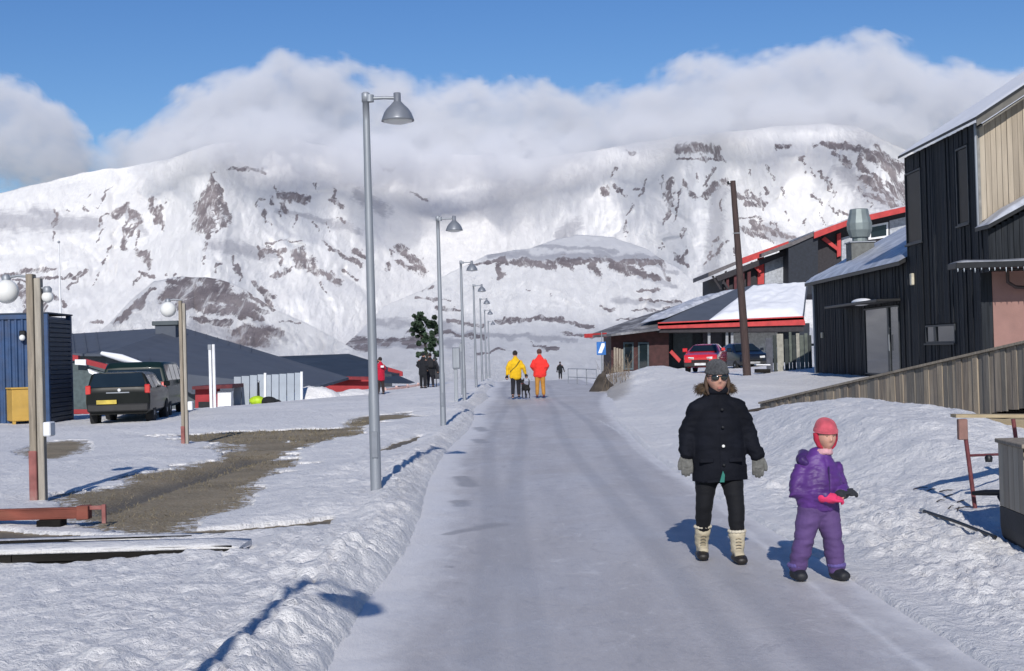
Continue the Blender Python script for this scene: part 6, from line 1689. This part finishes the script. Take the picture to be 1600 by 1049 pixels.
for sx, (sh, el, wr) in ch_arms.items():
    v1, v2, v3 = map(Vector, (sh, el, wr))
    limb(jk, [(sh[0] * .75, sh[1], sh[2] - .005, .060, .066), (*v1, .064, .068), (*v1.lerp(v2, .5), .064, .066), (*v2, .063, .062), (*v2.lerp(v3, .5), .055, .055), (*v3.lerp(v2, .12), .045, .045)], 16)
def cf(co, no):
    x, y, z = co.T
    q = (fbm(x * 6 + z * 3, z * 15 + y * 6, 6, 4, .6) - .5) * .040 - .006 * np.exp(-((x - .035) / .006) ** 2) * (y < 0)
    co = co + no * q[:, None]; return co
jo = blend('snowsuit_jacket', jk, .0085, purple, t, 4, cf)
hd = MB(); limb(hd, [(-.085, .03, .84, .05, .055), (-.03, .085, .865, .07, .05), (.05, .085, .865, .06, .05), (.11, .045, .85, .035, .04)], 14); limb(hd, [(-.10, .0, .835, .04, .045), (-.085, -.03, .82, .025, .03)], 12)
blend('hood', hd, .0085, cloth('deep_purple_hood', (0.045, 0.018, 0.11), .5, .3, 8, .3, 60), jo, 4, lambda co, no: co + no * ((fbm(co[:, 0] * 22, co[:, 2] * 22, 6, 3) - .5) * .016)[:, None])
m = MB(); m.box(.030, .040, -.128, -.118, .58, .80, .002); m.build('zip', mat('zip_dark', (0.03, 0.015, 0.07), .5), jo)
tr = MB()
for sx, (h_, k_, a_) in ch_legs.items():
    v1, v2, v3 = map(Vector, (h_, k_, a_))
    limb(tr, [(h_[0], h_[1], .53, .080, .088), (*v1.lerp(v2, .4), .082, .088), (*v2, .070, .075), (*v2.lerp(v3, .5), .067, .070), (*v2.lerp(v3, .90), .062, .064)], 18)
limb(tr, [(.01, 0, .49, .135, .10), (.005, 0, .56, .14, .108)], 20)
tro = blend('snowsuit_trousers', tr, .0085, purple2, t, 4, lambda co, no: co + no * ((fbm(co[:, 0] * 10, co[:, 2] * 22, 4, 4) - .5) * .024 - .006 * np.exp(-((co[:, 2] - .285) / .012) ** 2))[:, None])
bootm = mat('black_snow_boot', (0.015, 0.016, 0.02), .6, 0, .3, 12, .2)
for sx, (h_, k_, a_) in ch_legs.items():
    v3 = Vector(a_); m = MB()
    for k in range(14):
        a = 2 * math.pi * k / 14; m.ball((v3.x + .052 * math.cos(a), v3.y + .055 * math.sin(a), .105), (.018, .018, .02), 8, 6)
    blend('ankle_cuff', m, .007, cloth('blue_violet_cuff', (0.10, 0.075, 0.24), .7), tro, 2)
    bt = MB(); limb(bt, [(v3.x, v3.y + .03, .04, .045, .04), (v3.x + .004, v3.y - .04, .045, .048, .045), (v3.x + .012 * sx, v3.y - .095, .036, .045, .034)], 16); limb(bt, [(v3.x, v3.y, .05, .048, .052), (v3.x, v3.y, .10, .050, .054)], 14)
    def sf(co, no): co = co.copy(); co[:, 2] = np.maximum(co[:, 2], .002); return co
    bo = blend('boot', bt, .0075, bootm, t, 3, sf)
pinkg = cloth('pink_glove_cloth', (0.62, 0.035, 0.12), .7); darkg = cloth('dark_glove_cloth', (0.02, 0.022, 0.028), .8)
gl = MB(); hand(gl, Vector(ch_arms[-1][2]) + Vector((-.01, 0, 0)), Vector((.75, -.25, -.1)), -1, .80, 1.15, .05, (0, -.4, 1)); limb(gl, [(-.03, -.125, .59, .036, .036), (.04, -.165, .582, .036, .034)], 12)
blend('glove', gl, .0042, pinkg, t, 2, lambda co, no: co + no * .003)
gl = MB(); limb(gl, [(.165, -.09, .60, .036, .036), (.10, -.145, .60, .036, .034)], 12); hand(gl, Vector((.125, -.135, .602)), Vector((.9, -.30, .1)), 1, .78, .9, .05, (0, -.4, 1))
blend('glove', gl, .0042, darkg, t, 2, lambda co, no: co + no * .003)
pk = cloth('pink_knit_hat', (0.50, 0.085, 0.115), .9, .25, 18, .6, 160, .3)
hat = shell(hc, .86, hM, .034, .014, pk, 'hat', t)
m = MB()
for sx in (-1, 1): m.tube([hM @ Vector((sx * .072, .01, .03)), hM @ Vector((sx * .072, .0, -.03)), hM @ Vector((sx * .058, -.01, -.075)), hM @ Vector((sx * .035, -.03, -.10))], [.030, .026, .02, .010], 12)
for k in range(9):
    a = math.pi * (k / 8); m.ball((.070 * math.cos(a), .070 * math.sin(a), -.02), .032, 8, 6, M=hM)
blend('ear_flaps', m, .007, mat('deep_pink_knit', (0.36, 0.018, 0.045), .9, 0, .3, 20, .5, 120), hat, 3)
m = MB()
for k in range(13):
    a = math.pi * (1.08 + .84 * k / 12); m.ball((.074 * math.cos(a), .090 * math.sin(a), .036), (.017, .014, .017), 8, 6, M=hM)
ho = blend('hat_brim', m, .006, cloth('olive_fur_brim', (0.085, 0.075, 0.052), .95, .5, 40, .8, 200), hat, 2)
m = MB()
for sx in (-1, 1): m.ball((0, 0, 0), (.0075, .005, .0045), 10, 6, M=hM @ T(sx * .026, -.082, .008))
m.build('eyes', mat('dark_eye', (0.015, 0.012, 0.01), .2), t)
m = MB(); m.ball((0, 0, 0), (.016, .005, .005), 12, 6, M=hM @ T(0, -.080, -.055)); m.build('lips', lips, t)
m = MB()
for k in range(16):
    a = 2 * math.pi * k / 16; m.ball((.05 + .050 * math.cos(a), -.022 + .052 * math.sin(a), .888 - .012 * math.sin(a)), (.020, .020, .026), 8, 6)
blend('scarf', m, .007, cloth('pale_pink_scarf', (0.60, 0.33, 0.36), .9), t, 3, lambda co, no: co + no * ((fbm(co[:, 0] * 30, co[:, 2] * 40, 6, 3) - .5) * .012)[:, None])

# ---- people further off ---------------------------------------------------------
def walker(px, Y, Hh, rz, label, coat, legc, hatc, shoes, pose='walk', coat_len=.50, bag=None, lean=0, zoff=None, wide=1.0):
    q_ = at(px, 600, Y); zz = ground_z(q_.x, Y) if zoff is None else zoff
    t = thing('person', (q_.x, Y, zz), rz, label, 'person'); s = Hh / 1.7
    S = lambda *p: tuple(v * s for v in p)
    body = MB(); head_form(body, Vector(S(0, -.02 + lean * .3, 1.585)), s)
    limb(body, [S(0, 0, 1.35, .055, .055), S(0, -.01 + lean * .25, 1.5, .05, .05)])
    limb(body, [S(0, .0, .86, .15, .10), S(0, 0, 1.1, .14, .10), S(0, lean * .15, 1.34, .17, .10)], 16)
    if pose == 'walk': L_ = {-1: [S(-.09, 0, .86), S(-.10, -.10, .48), S(-.10, .02, .10)], 1: [S(.09, 0, .86), S(.10, .04, .48), S(.12, .22, .12)]}
    else: L_ = {-1: [S(-.09, 0, .86), S(-.10, 0, .48), S(-.12, .02, .08)], 1: [S(.09, 0, .86), S(.10, 0, .48), S(.12, -.02, .08)]}
    if pose == 'camera': A_ = {-1: [S(-.19, 0, 1.34), S(-.27, -.02, 1.12), S(-.10, -.14, 1.44)], 1: [S(.19, 0, 1.34), S(.27, -.02, 1.12), S(.10, -.14, 1.46)]}
    elif pose == 'pocket': A_ = {-1: [S(-.19, 0, 1.34), S(-.28, .03, 1.1), S(-.20, -.10, .95)], 1: [S(.19, 0, 1.34), S(.28, .03, 1.1), S(.20, -.10, .95)]}
    else: A_ = {-1: [S(-.19, 0, 1.34), S(-.30, .02, 1.1), S(-.36, -.08, .86)], 1: [S(.19, 0, 1.34), S(.28, .04, 1.1), S(.30, .02, .84)]}
    for sx in (-1, 1):
        limb(body, [(*A_[sx][0], .05 * s, .05 * s), (*A_[sx][1], .04 * s, .04 * s), (*A_[sx][2], .025 * s, .025 * s)])
        hand(body, A_[sx][2], Vector(A_[sx][2]) - Vector(A_[sx][1]), sx, s, .5)
        limb(body, [(*L_[sx][0], .09 * s, .09 * s), (*L_[sx][1], .055 * s, .055 * s), (*L_[sx][2], .04 * s, .04 * s)])
        a_ = L_[sx][2]; limb(body, [(a_[0], a_[1] + .03 * s, .04 * s, .035 * s, .03 * s), (a_[0], a_[1] - .13 * s, .035 * s, .035 * s, .025 * s)])
    blend('body', body, .014, skin, t, 2)
    jk = MB(); w_ = wide
    limb(jk, [S(0, .0, 1.36 - coat_len - .10, .215 * w_, .15), S(0, 0, 1.0, .205 * w_, .15), S(0, lean * .1, 1.22, .215 * w_, .14), S(0, lean * .15, 1.36, .17, .11), S(0, lean * .2, 1.46, .085, .085)], 20)
    for sx in (-1, 1):
        v1, v2, v3 = map(Vector, A_[sx]); limb(jk, [(*(v1 * .96), .085 * s, .085 * s), (*v2, .072 * s, .072 * s), (*v3.lerp(v2, .12), .055 * s, .055 * s)], 14)
    jo = blend('jacket', jk, .017, coat, t, 3, lambda co, no: co + no * ((fbm(co[:, 0] * 9, co[:, 2] * 12, 6, 3) - .5) * .035)[:, None])
    tr = MB()
    for sx in (-1, 1):
        v1, v2, v3 = map(Vector, L_[sx]); limb(tr, [(*v1, .105 * s, .105 * s), (*v2, .080 * s, .08 * s), (*v2.lerp(v3, .9), .066 * s, .066 * s)], 14)
    limb(tr, [S(0, 0, .82, .16, .12), S(0, 0, .92, .165, .125)], 14)
    blend('trousers', tr, .017, legc, t, 3)
    for sx in (-1, 1):
        a_ = L_[sx][2]; bt = MB(); limb(bt, [(a_[0], a_[1] + .03 * s, max(a_[2] - .04 * s, .035), .048 * s, .042 * s), (a_[0], a_[1] - .14 * s, .04 * s, .046 * s, .036 * s)], 12); blend('shoe', bt, .014, shoes, t, 2)
    m = MB(); m.ball(S(0, -.005 + lean * .3, 1.63), (.092 * s, .112 * s, .098 * s), 18, 10); m.build('hat', hatc, t)
    for sx in (-1, 1):
        g = MB(); v = Vector(A_[sx][2]); d = (v - Vector(A_[sx][1])).normalized(); hand(g, v, d, sx, s * 1.15, .5); blend('glove', g, .008, hatc, t, 1)
    if bag == 'strap':
        m = MB(); m.tube([S(-.17, .10, 1.36), S(-.02, .165, 1.15), S(.2, .10, .95)], .014, 6); m.build('strap', mat('olive_strap', (0.12, 0.09, 0.02), .8), jo)
    if bag == 'pack':
        m = MB(); m.box(-.15 * s, .15 * s, .13 * s, .28 * s, .98 * s, 1.40 * s, .05); m.build('rucksack', mat('black_rucksack', (0.015, 0.015, 0.018), .85), t)
    return t
c_y = cloth('yellow_jacket_cloth', (0.66, 0.40, 0.012)); c_r = cloth('orange_red_jacket_cloth', (0.72, 0.035, 0.03)); c_m = cloth('yellow_ochre_trousers', (0.42, 0.20, 0.04))
c_b = cloth('black_trouser_cloth', (0.014, 0.014, 0.02)); c_k = cloth('dark_knit', (0.025, 0.02, 0.02), .95); c_cr = cloth('crimson_jacket_cloth', (0.42, 0.010, 0.035)); c_bl = cloth('black_coat_cloth', (0.012, 0.013, 0.017))
walker(806, 50.4, 1.68, R(180), 'person in a yellow jacket and black trousers walking away up the road', c_y, c_b, c_k, c_b, 'walk', .50, 'strap', wide=1.05)
walker(844, 50.8, 1.72, R(176), 'person in an orange red jacket and ochre trousers walking away up the road', c_r, c_m, cloth('brown_knit', (0.09, 0.045, 0.04)), cloth('maroon_shoe', (0.08, 0.02, 0.03)), 'pocket', .48, None, wide=1.12)
walker(595, 60.5, 1.58, R(-150), 'person in a crimson jacket holding a camera up to the face, left of the road', c_cr, cloth('dark_brown_trouser', (0.03, 0.02, 0.02)), c_k, c_b, 'camera', .55)
cm = at(597, 572, 60.2)
t = thing('camera', (cm.x, 60.28, cm.z - .03), 0, 'small white camera held up by the person in the crimson jacket', 'camera')
m = MB(); m.box(-.07, .07, -.03, .03, -.045, .045, .01); m.build('camera_body', whitep, t); m = MB(); m.tube([(0, .03, 0), (0, .09, 0)], .03, 12); m.build('lens', rail_black, t)
walker(661, 68.0, 1.70, R(150), 'person in black stooping beside the tree, left of the second street lamp', c_bl, c_bl, c_bl, c_bl, 'pocket', .58, None, lean=-.30)
walker(673, 69.0, 1.66, R(-170), 'person in a black coat standing between the tree and second street lamp', c_bl, c_b, c_k, c_b, 'stand', .62, 'pack')
m = MB(); q_ = at(683, 608, 69.3); zz = ground_z(q_.x, 69.3)
tt = thing('windbreak', (q_.x, 69.4, zz), 0, 'dark grey cloth draped to a point behind the second street lamp', 'cloth')
rings = []
for k in range(9):
    f_ = k / 8; rings.append([Vector((-.12 + (.5 * (1 - f_) + .03) * .5 * math.cos(a) + .22 * (1 - f_) * 1.0, (.16 * (1 - f_) + .03) * math.sin(a), .42 + 1.15 * f_ + .03 * math.sin(3 * a) * (1 - f_))) for a in [2 * math.pi * j / 24 for j in range(24)]])
m = MB(); m.loft(rings, True, True); m.build('drape', cloth('slate_grey_cloth', (0.045, 0.047, 0.055)), tt)
m = MB(); m.tube([(-.02, 0, -.1), (-.08, 0, 1.6)], .02, 8); m.build('pole', rail_black, tt)
walker(876, 92.0, 1.15, R(180), 'small dark figure walking off just over the crest of the road', c_bl, c_b, c_k, c_b, 'walk', .58, None)

# dog
q_ = at(821, 600, 50.0); zz = ground_z(q_.x, 50.0)
t = thing('dog', (q_.x, 50.0, zz), R(200), 'small black and white dog between the two walkers in bright jackets', 'dog')
m = MB()
limb(m, [(0, .22, .38, .075, .095), (0, .05, .37, .085, .115), (0, -.14, .38, .095, .125), (0, -.22, .42, .075, .09)], 14)
limb(m, [(0, -.22, .44, .06, .07), (0, -.31, .56, .05, .055)], 12)
limb(m, [(0, -.30, .60, .062, .06), (0, -.38, .60, .055, .052), (0, -.47, .57, .032, .03)], 12)
for sx in (-1, 1):
    m.tube([(sx * .045, -.30, .62), (sx * .055, -.29, .72)], [.028, .006], 8)
    limb(m, [(sx * .06, -.18, .34, .035, .045), (sx * .06, -.19, .18, .022, .024), (sx * .06, -.17, .03, .018, .02)], 8); limb(m, [(sx * .06, -.17, .02, .022, .016), (sx * .06, -.215, .02, .02, .014)], 8)
    limb(m, [(sx * .06, .20, .34, .045, .07), (sx * .06, .14, .22, .03, .035), (sx * .06, .24, .13, .018, .022), (sx * .06, .22, .03, .016, .018)], 8); limb(m, [(sx * .06, .22, .02, .022, .016), (sx * .06, .17, .02, .02, .014)], 8)
m.tube([(0, .26, .42), (0, .36, .50), (0, .38, .62), (0, .33, .70)], [.03, .026, .022, .012], 8)
def dfn(co, no): return co + no * ((fbm(co[:, 0] * 40, co[:, 2] * 40, 3, 2) - .5) * .012)[:, None]
blend('body', m, .012, mat('black_fur', (0.014, 0.013, 0.013), .9, 0, .4, 20, .6, 150), t, 2, dfn)
m = MB(); limb(m, [(0, -.285, .36, .045, .07), (0, -.27, .46, .045, .05)], 12); blend('white_chest', m, .012, mat('white_fur', (0.6, 0.58, 0.55), .9), t, 2)
m = MB(); m.tube([(math.cos(a) * .058, -.265 + math.sin(a) * .05, .50 + math.sin(a) * .02) for a in [2 * math.pi * k / 16 for k in range(17)]], .008, 6); m.build('collar', redtrim, t)
